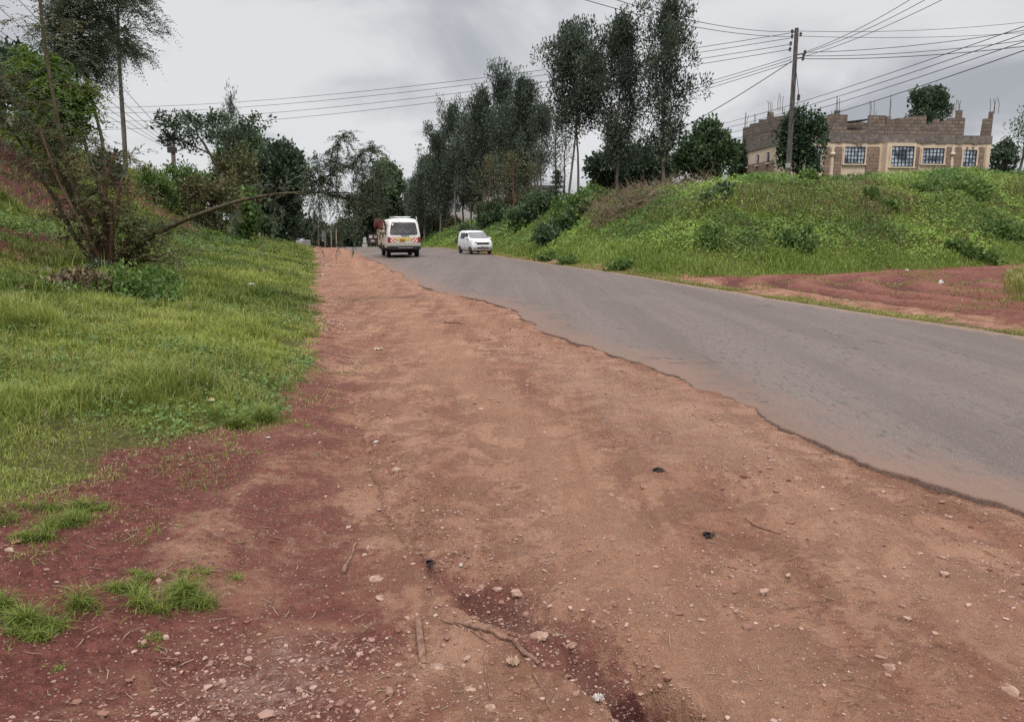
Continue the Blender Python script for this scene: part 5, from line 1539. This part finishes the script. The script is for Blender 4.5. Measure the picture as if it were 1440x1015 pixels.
panel(rrect(-.62, .62, 1.17, 1.72, .08, inset=.05), B.front, 'windscreen', M_VGLASS, van)
panel(rrect(-1.02, .28, .48, 1.74, .05), B.left, 'doorway_shade', M_UNDER_SHADE, van, -.02, .010)  # flat dark slab, stands in for the shaded interior behind the open door
d_ = panel(rrect(-2.02, -1.06, .50, 1.76, .05), lambda p, o: (-B.w(p[1]) - .045 - o, p[0], p[1]), 'sliding_door', M_VAN, van, -.02, .02)
panel(rrect(-1.95, -1.15, 1.18, 1.69, .05), lambda p, o: (-B.w(p[1]) - .066 - o, p[0], p[1]), 'door_window', M_VGLASS, van, -.008, .006)
MB().box((-.93, -.35, .42), (.26, .7, .05)).build('step', M_BLACK, van)
for y0 in (1.42, -1.42):
    for sg in (-1, 1):
        wheel(van, sg * .73, y0, .315, .19, M_RIM, sg)
        a = MB().prism([(y0 + .40 * math.cos(t), .36 + .36 * math.sin(t)) for t in np.linspace(0, math.pi, 14)], 0, .02, Matrix.Translation((sg * .842 - (.02 if sg > 0 else 0) + .0, 0, 0)) @ Matrix.Rotation(R(90), 4, 'Z') @ Matrix.Scale(1, 4))
        a.build('wheel_arch', M_UNDER_SHADE, van)
for sg in (-1, 1):
    MB().box((sg * .98, 1.62, 1.30), (.13, .06, .22)).build('wing_mirror', M_WSTICK if sg < 0 else M_BLACK, van, None, None, .02)
    MB().tube([(sg * .83, 1.68, 1.2), (sg * .95, 1.64, 1.28)], .014, 5).build('mirror_arm', M_BLACK, van)
    panel([(sg * q[0], q[1]) for q in rrect(.45, .75, .72, .9, .05)], B.front, 'headlight', M_LAMP, van)
rk = MB()
for x in (-.42, .42): rk.tube([(x, -1.55, 2.05), (x, .4, 2.05)], .02, 6)
for y0 in (-1.5, -.85, -.2, .4): rk.tube([(-.45, y0, 2.055), (.45, y0, 2.055)], .018, 6); 
for y0 in (-1.4, .3):
    for x in (-.42, .42): rk.tube([(x, y0, 1.94), (x, y0, 2.05)], .016, 5)
rk.build('roof_rack', M_CHROME, van)
MB().tube([(.62, -1.95, 1.86), (.70, -1.99, 1.95), (.66, -2.0, 2.08)], .022, 6).build('aerial_bracket', M_WSTICK, van)
MB().box((.35, -2.0, .33), (.34, .3, .2)).build('exhaust_box', M_UNDER_SHADE, van)

# ---- the parked white car
Dc = 43.6
cxp = P(674, 360, Dc).x
car = empty('parked_car', (cxp - .25 * 1.3, Dc + 1.3, float(base(Dc)) + .05), HD + math.pi + R(7))
car.scale = (.87, .87, .87)
tag(car, 'small white hatchback facing the camera at the grassy right edge of the road', 'car')
K = Body([(.22, -1.62, 1.60, .66, .12), (.30, -1.68, 1.68, .70, .16), (.55, -1.70, 1.70, .735, .22), (.78, -1.69, 1.66, .735, .24), (.86, -1.67, 1.58, .73, .28), (.94, -1.65, 1.40, .722, .26), (1.00, -1.64, 1.16, .715, .22), (1.035, -1.62, .98, .71, .18),
          (1.42, -1.50, .30, .625, .16), (1.49, -1.42, .14, .585, .16), (1.53, -1.25, -.06, .50, .16), (1.545, -1.0, -.25, .34, .14)])
K.mesh().build('body', M_CAR, car, 55)
panel(rrect(-.655, .655, 1.03, 1.445, .07, inset=.08), K.front, 'windscreen', M_CGLASS, car)
panel(rrect(.0, .5, 1.0, 1.38, .05), K.right, 'side_window', M_CGLASS, car)
panel([(.56, 1.0), (.80, 1.0), (.56, 1.26)], K.right, 'quarter_window', M_CGLASS, car)
panel(rrect(-.95, -.06, 1.0, 1.38, .06), K.right, 'side_window', M_CGLASS, car)
panel(rrect(-.95, .45, 1.0, 1.38, .06), K.left, 'side_window', M_CGLASS, car)
panel(rrect(-.55, .55, 1.0, 1.38, .06), K.rear, 'rear_window', M_CGLASS, car)
panel(rrect(-.42, .42, .64, .78, .04), K.front, 'grille', M_BLACK, car, -.03, .015)
for z in (.675, .71, .745): MB().box((0, K.yf(z) + .014, z), (.7, .016, .010)).build('grille_bar', M_CHROME, car)
MB().lathe([(-.004, .05), (.01, .045)], 14, 'x', (0, 0, 0)).build('badge', M_CHROME, car, 40, (0, 1.71, .71)).rotation_euler = (0, 0, R(90))
panel(rrect(-.42, .42, .36, .46, .04), K.front, 'lower_grille', M_BLACK, car, -.03, .012)
panel(rrect(-.2, .2, .44, .55, .01), K.front, 'number_plate', M_WPLATE, car, -.02, .026)
pm = MB()
for k in range(7): pm.box((-.15 + k * .05, K.yf(.495) + .028, .495), (.028, .006, .06))
pm.build('plate_characters', M_BLACK, car)
for sg in (-1, 1):
    q = [(sg * .42, .80), (sg * .42, .72), (sg * .60, .72), (sg * .69, .80), (sg * .71, .89), (sg * .66, .90), (sg * .52, .85)]
    def lampf(p, o):
        ax = abs(p[0]); y = K.yf(p[1]) - (max(0, ax - .48) ** 2) * 2.6
        return (p[0], y + o, p[1])
    panel(q, lampf, 'headlight', M_LAMP, car, -.08, .03)
    panel([(sg * (.55 + .06 * math.cos(t)), .38 + .05 * math.sin(t)) for t in np.linspace(0, 2 * math.pi, 12, endpoint=False)], K.front, 'fog_lamp', M_LAMP, car, -.06, .0)
    MB().lathe([(-.11, .03), (-.10, .075), (.02, .09), (.10, .07), (.12, .03)], 12, 'x').build('wing_mirror', M_CAR, car, 40, (sg * .83, .72, 1.02)).scale = (1, .6, 1)
    for y0 in (1.12, -1.14): wheel(car, sg * .655, y0, .275, .16, M_ALLOY, sg)
    for y0 in (1.12, -1.14):
        MB().prism([(y0 + .34 * math.cos(t), .28 + .33 * math.sin(t)) for t in np.linspace(0, math.pi, 14)], 0, .02, Matrix.Translation((sg * .738 - (.02 if sg > 0 else 0), 0, 0)) @ Matrix.Rotation(R(90), 4, 'Z') @ Matrix.Scale(1, 4)).build('wheel_arch', M_UNDER_SHADE, car)
    MB().box((sg * .745, -.05, .80), (.012, .16, .03)).build('door_handle', M_CAR, car)
for y0, y1 in ((-.02, .84), (-.92, -.06)):
    MB().box((.737, y0 if False else y1, .64), (.006, .012, .62)).build('door_seam', M_BLACK, car)
MB().box((0, 0, .22), (1.2, 2.9, .12)).build('underbody', M_UNDER_SHADE, car)
for x0, x1 in ((-.45, .05), (.05, .5)): MB().tube([(x0, K.yf(1.02) + .02, 1.01), ((x0 + x1) / 2, K.yf(1.06) + .025, 1.05), (x1, K.yf(1.08) + .02, 1.06)], .01, 5).build('wiper', M_BLACK, car)

# ------------------------------------------------------------------ the person hanging out of the minibus
def skin_mesh(name, verts, edges, radii, mat, parent, root=0, sub=2):
    me = bpy.data.meshes.new(name); me.from_pydata(verts, edges, [])
    o = bpy.data.objects.new(name, me); COL.objects.link(o)
    md = o.modifiers.new('skin', 'SKIN'); o.modifiers.new('sub', 'SUBSURF').levels = sub
    o.modifiers['sub'].render_levels = sub
    lay = me.skin_vertices[0] if len(me.skin_vertices) else None
    for i, rd in enumerate(radii):
        lay.data[i].radius = (rd, rd) if not hasattr(rd, '__len__') else rd
        lay.data[i].use_root = (i == root)
    dg = bpy.context.evaluated_depsgraph_get(); m2 = bpy.data.meshes.new_from_object(o.evaluated_get(dg))
    bpy.data.objects.remove(o)
    m2.polygons.foreach_set('use_smooth', [True] * len(m2.polygons))
    m2.materials.clear(); m2.materials.append(mat)
    q = bpy.data.objects.new(name, m2); return link(q, parent)
M_SKIN = simple('brown_skin', (.075, .038, .026), .6)
M_MAROON = simple('maroon_cloth', (.145, .020, .028), .85, var=.25, scale=9, bump=.3)
M_BEIGE = simple('beige_cloth', (.40, .33, .24), .85)
M_HAIR = simple('dark_hair', (.012, .010, .010), .8)
M_SHOE = simple('dark_shoes', (.02, .018, .016), .6)
def build_person(loc_, rz, label):
    p = empty('person', loc_, rz)
    lx = -.10   # the body leans out to the left
    V = [(0, 0, .95), (lx * .5, -.01, 1.15), (lx, -.02, 1.36), (lx, -.01, 1.47), (lx - .01, .0, 1.54), (lx - .01, .02, 1.60), (lx - .01, .015, 1.68), (lx - .01, .01, 1.735)]
    Rr = [.13, .12, .15, .09, .055, .075, .088, .06]
    E = [(i, i + 1) for i in range(7)]
    def chain(start, pts, rad):
        k = start
        for q, r_ in zip(pts, rad):
            V.append(q); Rr.append(r_); E.append((k, len(V) - 1)); k = len(V) - 1
        return k
    nose = chain(6, [(lx - .01, .105, 1.635)], [.018])
    for sg in (-1, 1):
        chain(0, [(sg * .10, 0, .88), (sg * .11, .05, .50), (sg * .11, -.01, .10), (sg * .115, .06, .045), (sg * .12, .16, .03)], [.095, .065, .045, .045, .032])
    hr_ = chain(3, [(lx + .18, -.01, 1.43), (lx + .36, .08, 1.28), (lx + .52, .16, 1.38), (lx + .58, .18, 1.44)], [.062, .045, .032, .034])
    hl_ = chain(3, [(lx - .18, -.01, 1.42), (lx - .25, -.05, 1.15), (lx - .16, .13, 1.00), (lx - .13, .18, .96)], [.062, .045, .032, .034])
    for hk, d in ((hr_, 1), (hl_, -1)):
        c = V[hk]
        for j, (dx, ln) in enumerate(((-.030, .06), (-.010, .075), (.010, .07), (.028, .055))):
            if d > 0: chain(hk, [(c[0] + .012, c[1] + dx, c[2] + .05), (c[0] + .035, c[1] + dx, c[2] + .05 + ln * .45)], [.011, .008])
            else: chain(hk, [(c[0] + .02 + dx * .5, c[1] + .045, c[2] + dx), (c[0] + .045, c[1] + .05 + ln * .4, c[2] + dx - .01)], [.011, .008])
        chain(hk, [(c[0] - .02 * d, c[1] + .03, c[2] + .01), (c[0] - .02 * d + .02, c[1] + .06, c[2] + .03)], [.012, .009])
    skin_mesh('body', V, E, Rr, M_SKIN, p)
    # jacket
    V2 = [(0, 0, .90), (lx * .5, -.01, 1.12), (lx, -.02, 1.36), (lx, -.01, 1.49)] + [(lx + .19, -.01, 1.44), (lx + .36, .08, 1.28), (lx + .49, .14, 1.36)] + [(lx - .19, -.01, 1.43), (lx - .25, -.05, 1.15), (lx - .17, .11, 1.02)]
    skin_mesh('jacket', V2, [(0, 1), (1, 2), (2, 3), (2, 4), (4, 5), (5, 6), (2, 7), (7, 8), (8, 9)], [(.20, .15), (.19, .15), (.21, .155), (.08, .08), .085, .065, .052, .085, .065, .052], M_MAROON, p)
    V3 = [(0, 0, .97), (.10, 0, .88), (.11, .05, .50), (.11, -.01, .12), (-.10, 0, .88), (-.11, .05, .50), (-.11, -.01, .12)]
    skin_mesh('trousers', V3, [(0, 1), (1, 2), (2, 3), (0, 4), (4, 5), (5, 6)], [(.165, .13), .112, .085, .072, .112, .085, .072], M_BEIGE, p)
    for sg in (-1, 1):
        skin_mesh('shoe', [(sg * .11, -.05, .05), (sg * .115, .06, .045), (sg * .12, .19, .035)], [(0, 1), (1, 2)], [.055, .055, .04], M_SHOE, p)
    skin_mesh('hair', [(lx - .01, -.035, 1.63), (lx - .01, -.01, 1.70), (lx - .01, .005, 1.745)], [(0, 1), (1, 2)], [.075, .093, .066], M_HAIR, p)
    for sg in (-1, 1):
        MB().lathe([(-.01, .004), (0, .011), (.01, .004)], 8, 'x', (lx - .01 + sg * .032, .088, 1.672)).build('eye', M_WSTICK, p)
        MB().lathe([(-.008, .012), (0, .022), (.008, .012)], 8, 'x', (lx - .01 + sg * .09, .005, 1.655)).build('ear', M_SKIN, p)
    MB().box((lx - .01, .098, 1.595), (.045, .008, .012)).build('mouth', simple('lips', (.10, .035, .03), .6), p)
    tag(p, label, 'person'); return p
Mv = Matrix.Translation(van.location) @ Matrix.Rotation(HD, 4, 'Z')
pp_ = Mv @ Vector((-.97, -.33, .445))
per = build_person(pp_, HD, 'person in a maroon jacket hanging out of the open minibus door')
# ------------------------------------------------------------------ things at the far end of the road
M_TIMBER = simple('pale_timber', (.40, .35, .24), .85)
M_SHEET = simple('pale_blue_sheet', (.42, .47, .58), .7)
def on_ground(u, D, dz=0): x = P(u, 340, D).x; return Vector((x, D, H1(x, D) + dz))
b0 = on_ground(460, 66)
st = empty('roadside_stall', b0)
s = 66 / F_PX
for k in (-.75, -.2, .35, .8):
    MB().tube([(k, .0, -.2), (k + .02, 0, 1.9 - .2 * (k > 0))], .05, 6).build('post', M_TIMBER, st)
MB().box((0, .5, 1.75), (2.0, 1.4, .05), Matrix.Rotation(R(-4), 4, 'Y')).build('roof', simple('rusty_sheet', (.10, .085, .08), .7), st)
MB().prism([(-.45, .5), (-.12, .48), (-.1, .9), (-.14, 1.45), (-.3, 1.5), (-.44, 1.4), (-.47, .9)], .02, .10).build('hanging_sheet', M_SHEET, st)
MB().box((.3, .7, .35), (1.7, .5, .7)).build('counter', simple('dark_boards', (.05, .04, .035), .8), st)
tag(st, 'small dark roadside stall with pale posts and a blue sheet at the road crest', 'stall')
b1 = on_ground(513, 68)
mk = empty('concrete_marker', b1)
M_WC = simple('whitewashed_concrete', (.42, .40, .39), .85, var=.15, scale=7, bump=.3)
MB().box((0, 0, .15), (.42, .4, .30)).build('plinth', M_WC, mk, None, None, .03)
MB().prism([(-.16, .36), (.16, .36), (.12, .86), (.0, .92), (-.12, .86)], -.12, .12).build('post', M_WC, mk, None, None, .02)
tag(mk, 'whitewashed concrete road marker at the far left side of the road', 'marker')
b2 = on_ground(525, 70)
sg_ = empty('sign_board', b2, R(8))
for x in (-.32, .32): MB().tube([(x, 0, -.1), (x, 0, 1.25)], .035, 6).build('post', M_POLE, sg_)
MB().box((0, -.05, .8), (.9, .05, .85)).build('board', simple('dark_red_board', (.06, .025, .03), .7), sg_)
for x, z, w_, h_ in ((-.22, .98, .3, .28), (.2, 1.0, .24, .24), (-.05, .6, .34, .16)):
    MB().box((x, -.085, z), (w_, .012, h_)).build('notice', M_WC, sg_)
tag(sg_, 'dark sign board with white notices beside the whitewashed road marker', 'sign')
for i, (u, D, w_, h_, lab) in enumerate(((421, 62, .5, .5, 'pale stone block lying under the low dark tree, the left one'), (431, 63, .6, .55, 'pale stone block lying under the low dark tree, the right one'))):
    b = on_ground(u, D)
    o = MB().box((0, 0, h_ / 2 - .05), (w_, .4, h_)).build('stone_block', M_WC, None, None, b, .05); o.rotation_euler.z = .3 * i
    tag(o, lab, 'stone block', 'pale blocks by the far verge')

# ------------------------------------------------------------------ brush pile on the right bank
r = np.random.default_rng(600)
c = PG(925, 290); bpile = empty('brush_pile', c)
lst = MB(); V = []
for i in range(1900):
    u = r.uniform(835, 1012); q = (u - 835) / 177
    vlo = 322 - 62 * q + r.normal() * 5; v = vlo - r.uniform(0, 1) ** 1.3 * 26 * math.sin(math.pi * min(1, q * .9 + .12)) - 2
    p = PG(u, max(v, 250 + 30 * (1 - q)), 15, 60); p = p - c
    L = r.uniform(.5, 1.7); az = r.normal() * .7 + (math.pi * .15); el = r.uniform(-.1, .9)
    d = np.array([math.cos(az) * math.cos(el) * r.choice([-1, 1]), math.sin(az) * math.cos(el) * .6, math.sin(el)])
    p = np.array(p) + np.array([0, 0, r.uniform(0, .8)])
    ln = wobble_line(r, p - d * L * .3, p + d * L * .7, 5, .25)
    V.append((ln, r.uniform(.008, .021), r.uniform(0, 1)))
for ln, rad, t in V: lst.tube(ln, [rad, rad * .9, rad * .75, rad * .55, rad * .3], 3, False)
me_o = lst.build('dry_branches', None, bpile)
at = me_o.data.attributes.new('tint', 'FLOAT', 'FACE')
per_t = len(me_o.data.polygons) // len(V)
at.data.foreach_set('value', np.repeat(np.array([t for _, _, t in V], np.float32), per_t))
me_o.data.materials.append(L_BRUSH)
B_, D_ = [], []
for ln, _, t in V[::3]: B_.append(ln[3]); D_.append(r.normal(size=3))
foliage('dead_leaves', L_BROWN, [leaf_cloud(r, np.array(B_), .16, 4, .10, .05)], bpile)
tag(bpile, 'long heap of dry brown cut brush lying along the right bank', 'brush pile')

# shrubs on the right bank
def shrub(u, v, w_px, h_px, seed, mat, label, leaf=(.2, .13), dens=60, nl=7):
    p = PG(u, v, 15, 120); D = p.y; s = D / F_PX
    rr = np.random.default_rng(seed); w = w_px * s / 2; h = h_px * s
    lob = [(rr.normal() * w * .42, rr.normal() * w * .35, h * rr.uniform(.0, .3), w * rr.uniform(.25, .6), w * rr.uniform(.25, .5), h * rr.uniform(.35, .8)) for _ in range(nl)]
    lob = [(a, b, float(H(np.array([p.x + a]), np.array([p.y + b]), False)[0]) - p.z + c, d, e, f) for a, b, c, d, e, f in lob]
    o = broad_tree('shrub', seed, lob, [[(0, 0, -.1, .03), (.05, 0, h * .4, .02)]], mat, B_DARK, dens, leaf, up=.3, shell=.6)
    o.location = p; tag(o, label, 'shrub')
shrub(752, 312, 66, 44, 701, L_BROAD, 'tall dark green shrub on the right bank above the white car', nl=10)
shrub(812, 312, 76, 46, 702, L_COV, 'pale leafy shrub on the right bank below the twin trunked tree', nl=10)
shrub(830, 290, 70, 28, 703, L_HERB, 'bright green shrub on the bank top left of the bare red patch', leaf=(.22, .14))
shrub(775, 338, 60, 30, 704, L_BROAD, 'dark shadowy shrub low on the bank between the car and the brush pile')
shrub(690, 318, 64, 30, 705, L_BROAD, 'dark shrub at the foot of the grove, directly behind the white car')
shrub(1010, 282, 36, 22, 706, L_BROAD, 'small dark shrub at the upper right end of the brush pile')
shrub(1132, 266, 44, 26, 707, L_HERB, 'leafy shrub on the bank top to the right of the pole foot')
shrub(1228, 290, 44, 18, 708, L_COV, 'dark hollow looking shrub in the middle of the dry grass on the right bank')
shrub(1000, 338, 60, 8, 709, L_COV, 'low dark creeper clump in the green slope right of the brush pile')
shrub(1130, 350, 80, 12, 710, L_COV, 'low spreading dark creeper on the slope above the side track')
shrub(1362, 360, 62, 13, 711, L_COV, 'dark leafy clump at the bank foot near the right edge, over the side track')
shrub(1418, 332, 66, 14, 712, L_COV, 'leafy dark clump higher up the bank at the right edge')
shrub(1345, 272, 90, 14, 713, L_COV, 'broad dark creeper clump under the right half of the building')
for i, (u, v, w, h, lab) in enumerate([(800, 373, 30, 9, 'small dark weed clump on the road verge, middle of three'), (870, 381, 30, 9, 'small dark weed clump on the road verge, farthest to the right of three'), (770, 366, 28, 8, 'small weed clump on the road verge nearest the white car')]):
    shrub(u, v, w, h, 720 + i, L_COV, lab, leaf=(.14, .09), nl=5)

# herbs at the foot of the shrub tree
def herb(u, v, w, h, seed, mat, label, leaf, name='herb_clump', n=60, per=14):
    p = PG(u, v, 6, 40); rr = np.random.default_rng(seed)
    cen = np.stack([rr.normal(size=n) * w * .42, rr.normal(size=n) * w * .5, np.abs(rr.uniform(0, 1, n)) ** 1.2 * h], -1)
    cen[:, 2] *= np.clip(1.15 - (np.hypot(cen[:, 0], cen[:, 1]) / w) ** 2, .15, 1)
    cen[:, 2] += H(cen[:, 0] + p.x, cen[:, 1] + p.y) - p.z + .03
    v_, f, t = leaf_cloud(rr, cen, .07, per, leaf[0], leaf[1], up=.5, out=.3)
    o = np_mesh(name, v_, f, mat, fattr={'tint': t}); o.location = p; tag(o, label, 'plant' if name == 'herb_clump' else 'leaf heap'); return o
herb(190, 418, .62, .42, 801, L_HERB, 'bright leafy herb clump at the foot of the many stemmed shrub tree', (.085, .05), n=110)
herb(232, 408, .40, .25, 804, L_HERB, 'smaller leafy herb clump under the start of the bent bough', (.075, .045), n=60)
herb(118, 408, .75, .20, 802, L_BRUSH, 'heap of dead brown leaves left of the leafy herbs', (.10, .04), 'dead_leaf_heap', n=110)
herb(150, 392, .42, .22, 803, L_DARK, 'dark leafy growth round the stem feet of the shrub tree', (.08, .05), n=60)

# ------------------------------------------------------------------ litter, sticks and rocks on the earth
def rock(u, v, size, seed, label, mat, flat=.6):
    p = G(u, v); z = H1(p.x, p.y); rr = np.random.default_rng(seed)
    import bmesh
    bm = bmesh.new(); bmesh.ops.create_icosphere(bm, subdivisions=3, radius=1)
    off = rr.uniform(0, 50)
    for q in bm.verts:
        c = q.co.copy()
        n = float(fbm(np.array([c.x * 1.3 + off]), np.array([c.y * 1.3 + c.z * 1.7]), 3, seed)[0]); n2 = float(fbm(np.array([c.x * 5 + off]), np.array([c.y * 5 + c.z * 4]), 2, seed + 3)[0])
        q.co = Vector((c.x * (1 + .35 * n + .1 * n2), c.y * (.8 + .3 * n + .1 * n2), c.z * flat * (1 + .4 * n + .12 * n2))) * size
    me = bpy.data.meshes.new('rock'); bm.to_mesh(me); bm.free(); me.materials.append(mat)
    o = bpy.data.objects.new('rock', me); link(o); o.location = (p.x, p.y, z - size * flat * .12); o.rotation_euler = (0, 0, rr.uniform(0, 6)); tag(o, label, 'rock')
def rock_mat(name, a, b):
    t = NT(name); o = t.obj(); n = t.noise(o, 30, 6, .65)
    t.bsdf(t.mix(t.ramp(n, .35, .65), a, b), .95, 0, .15, t.bump(n, .6, .006)); return t.m
M_RP = rock_mat('pale_rock', (.20, .115, .082), (.36, .245, .19)); M_RB = rock_mat('brown_rock', (.17, .085, .062), (.33, .21, .16)); M_RC = rock_mat('charred', (.018, .015, .015), (.07, .055, .05))
rk_ = [(660, 967, .030, 'round pale rock near the bottom, left of the gully', M_RP), (615, 948, .034, 'flat pale rock left of the round pale rock near the bottom', M_RP), (535, 846, .030, 'pale rock on the path left of the plank', M_RP), (522, 774, .032, 'pale rock just above the short thick stick', M_RB),
       (530, 822, .042, 'large flat pale rock bedded in the path', M_RP), (728, 832, .045, 'large pale rock on the right lip of the gully, upper one', M_RP), (760, 876, .050, 'large pale rock on the right lip of the gully, lower one', M_RP), (700, 822, .030, 'smaller pale rock at the head of the gully', M_RP),
       (805, 890, .030, 'brown rock right of the large pale rocks by the gully', M_RB), (690, 1000, .026, 'pale rock at the bottom edge left of the gully', M_RP), (850, 636, .034, 'brown rock on the tan earth in the middle of the shoulder', M_RB), (1085, 652, .034, 'flat pale rock beside the broken tar edge, left one', M_RP), (1122, 672, .04, 'flat pale rock beside the broken tar edge, right one', M_RP),
       (905, 688, .030, 'brown rock next to the black charred lump', M_RB), (1250, 942, .034, 'pale rock on the tan earth at the lower right', M_RP), (1420, 972, .045, 'pale rock in the bottom right corner', M_RP), (890, 958, .028, 'brown clod on the rim of the hole', M_RB), (832, 960, .03, 'reddish clod left of the hole', M_RB)]
for i, (u, v, sz, lab, mt) in enumerate(rk_): rock(u, v, sz * .78, 900 + i, lab, mt, .42)
def charred(u, v, seed, label, s):
    p = G(u, v); z = H1(p.x, p.y); rr = np.random.default_rng(seed); m = MB()
    for i in range(26):
        a = rr.uniform(0, 6.28); L = rr.uniform(.3, 1) * s; b = np.array([rr.normal() * s * .35, rr.normal() * s * .3, rr.uniform(0, .25) * s])
        m.tube(wobble_line(rr, b, b + np.array([math.cos(a) * L, math.sin(a) * L, rr.uniform(-.05, .25) * s]), 4, .3), [.005, .005, .004, .002], 4)
    for i in range(10): m.box((rr.normal() * s * .3, rr.normal() * s * .3, .01), (.02 * rr.uniform(.5, 1.3), .015, .012))
    o = m.build('charred_scrap', M_RC, None, None, (p.x, p.y, z)); tag(o, label, 'charred scrap')
charred(926, 667, 941, 'black charred scrap on the shoulder, the one farther from the camera', .034)
charred(997, 748, 942, 'black charred scrap on the shoulder, the one nearer the camera', .032)
charred(604, 800, 943, 'black charred twigs at the head of the gully', .028)
M_STICK = bark_mat('stick_bark', (.12, .06, .042), (.27, .16, .115), 30)
def stick(pts, r0, label, name='stick', mat=M_STICK, flat=1.0):
    P3 = [G(u, v) for u, v in pts]; o = Vector((P3[0].x, P3[0].y, H1(P3[0].x, P3[0].y)))
    rr = np.random.default_rng(int(pts[0][0])); fine = []
    for i in range(len(P3) - 1):
        for k in range(4):
            q = P3[i].lerp(P3[i + 1], k / 4); fine.append(Vector((q.x + rr.normal() * r0 * .3, q.y + rr.normal() * r0 * .3, H1(q.x, q.y) + r0 * .6)) - o)
    q = P3[-1]; fine.append(Vector((q.x, q.y, H1(q.x, q.y) + r0 * .6)) - o)
    n = len(fine); m = MB().tube(fine, [r0 * (1 - .45 * i / n) * rr.uniform(.85, 1.15) for i in range(n)], 7)
    ob = m.build(name, mat, None, 50, o); tag(ob, label, 'stick')
stick([(482, 808), (490, 792), (501, 770)], .011, 'short thick stick on the red brown path, left of the gully')
stick([(640, 880), (680, 898), (720, 912), (758, 940)], .013, 'long brown branch lying across the gully near the bottom')
stick([(622, 872), (655, 892), (690, 915)], .005, 'thin dark twig lying left of the long brown branch')
stick([(668, 888), (684, 912)], .004, 'thin pale straw between the thin dark twig and the long branch')
stick([(680, 930), (684, 955), (690, 985)], .004, 'thin bent twig hanging down from the long branch')
stick([(750, 955), (765, 975), (772, 1000)], .004, 'thin pale twig to the right of the gully bottom')
stick([(1048, 728), (1072, 740), (1098, 752)], .007, 'dark thin stick on the tan earth beside the charred scrap')
stick([(512, 905), (545, 935)], .004, 'thin straw left of the plank')
stick([(350, 735), (400, 738), (430, 733)], .003, 'long thin straw lying flat on the dark red earth')
stick([(625, 456), (648, 455)], .022, 'short dark stick lying far up the middle of the path')
# flat plank of bark
pa, pb_ = G(588, 872), G(596, 938); oz = H1(pa.x, pa.y)
ax = (pb_ - pa); L = ax.length; mm = MB()
mm.prism([(-.011, 0), (.010, 0), (.013, .006), (.004, .011), (-.010, .009)], 0, L)
o = mm.build('plank', M_STICK, None, None, (pa.x, pa.y, oz + .004)); o.rotation_euler.z = math.atan2(ax.y, ax.x) - math.pi / 2; tag(o, 'narrow splintered plank lying on the path left of the gully', 'plank')
M_PAPER = simple('white_paper', (.50, .47, .43), .8, var=.1, scale=40)
def crumple(u, v, size, seed, label, cat, mat, name, flat=.4, z0=0.0, tall=0.0):
    p = G(u, v); z = H1(p.x, p.y); rr = np.random.default_rng(seed); n = 9
    m = MB(); vs = []; fs = []
    for i in range(n):
        for j in range(n):
            a, b = i / (n - 1) - .5, j / (n - 1) - .5
            k = 1 - .55 * (abs(a) > .3) * (abs(b) > .3) * rr.uniform(.3, 1)
            vs.append(((a * k + rr.normal() * .05) * size, (b * k * .8 + rr.normal() * .05) * size, (abs(rr.normal()) * flat * .35 + tall * (1 - 4 * a * a) * (1 - 4 * b * b)) * size + .004))
    for i in range(n - 1):
        for j in range(n - 1): fs.append((i * n + j, i * n + j + 1, (i + 1) * n + j + 1, (i + 1) * n + j))
    o = m.add(vs, fs).build(name, mat, None, None, (p.x, p.y, z + z0)); md = o.modifiers.new('solid', 'SOLIDIFY'); md.thickness = .0015
    o.rotation_euler.z = rr.uniform(0, 6); tag(o, label, cat)
crumple(841, 985, .034, 951, 'white crumpled scrap of paper at the bottom, left of the hole', 'litter', M_PAPER, 'paper_scrap', .8, .004, .3)
crumple(893, 985, .022, 952, 'small yellow leaf at the edge of the hole', 'leaf', simple('yellow_leaf', (.55, .36, .12), .7), 'fallen_leaf')
crumple(529, 617, .036, 953, 'small white scrap on the path beyond the grass tongue', 'litter', M_PAPER, 'paper_scrap')
crumple(721, 938, .050, 954, 'pale dry curled leaf beside the long brown branch', 'leaf', simple('pale_leaf', (.40, .27, .19), .8), 'fallen_leaf', .7)
crumple(648, 792, .020, 955, 'tiny white scrap at the head of the gully', 'litter', M_PAPER, 'paper_scrap')
crumple(1323, 400, .15, 956, 'white plastic bag lying on the red side track', 'litter', simple('white_plastic', (.48, .45, .45), .5), 'plastic_bag', .5, .0, .55)
crumple(1283, 411, .09, 957, 'small white scrap on the red side track in front of the bag', 'litter', M_PAPER, 'paper_scrap')
crumple(1275, 382, .13, 958, 'cream coloured scrap at the foot of the bank by the side track', 'litter', simple('cream_scrap', (.50, .44, .36), .7), 'paper_scrap', .5, 0, .4)
crumple(532, 489, .13, 959, 'pale scrap of sacking lying far up the path', 'litter', simple('sacking', (.45, .33, .26), .8), 'sack_scrap', .3)
crumple(378, 629, .03, 960, 'white scrap at the tip of the lush grass tongue', 'litter', M_PAPER, 'paper_scrap')
crumple(300, 602, .06, 961, 'pale dry leaf in the grass at the bare patch', 'leaf', simple('straw_leaf', (.42, .34, .20), .8), 'fallen_leaf', .5, .05)
crumple(30, 822, .05, 962, 'brown dry leaf on the red earth at the left edge', 'leaf', simple('tan_leaf', (.36, .24, .13), .8), 'fallen_leaf', .6)
crumple(355, 421, .14, 963, 'pale scrap in the grass right of the leafy herbs', 'litter', M_PAPER, 'paper_scrap', .4, .16)
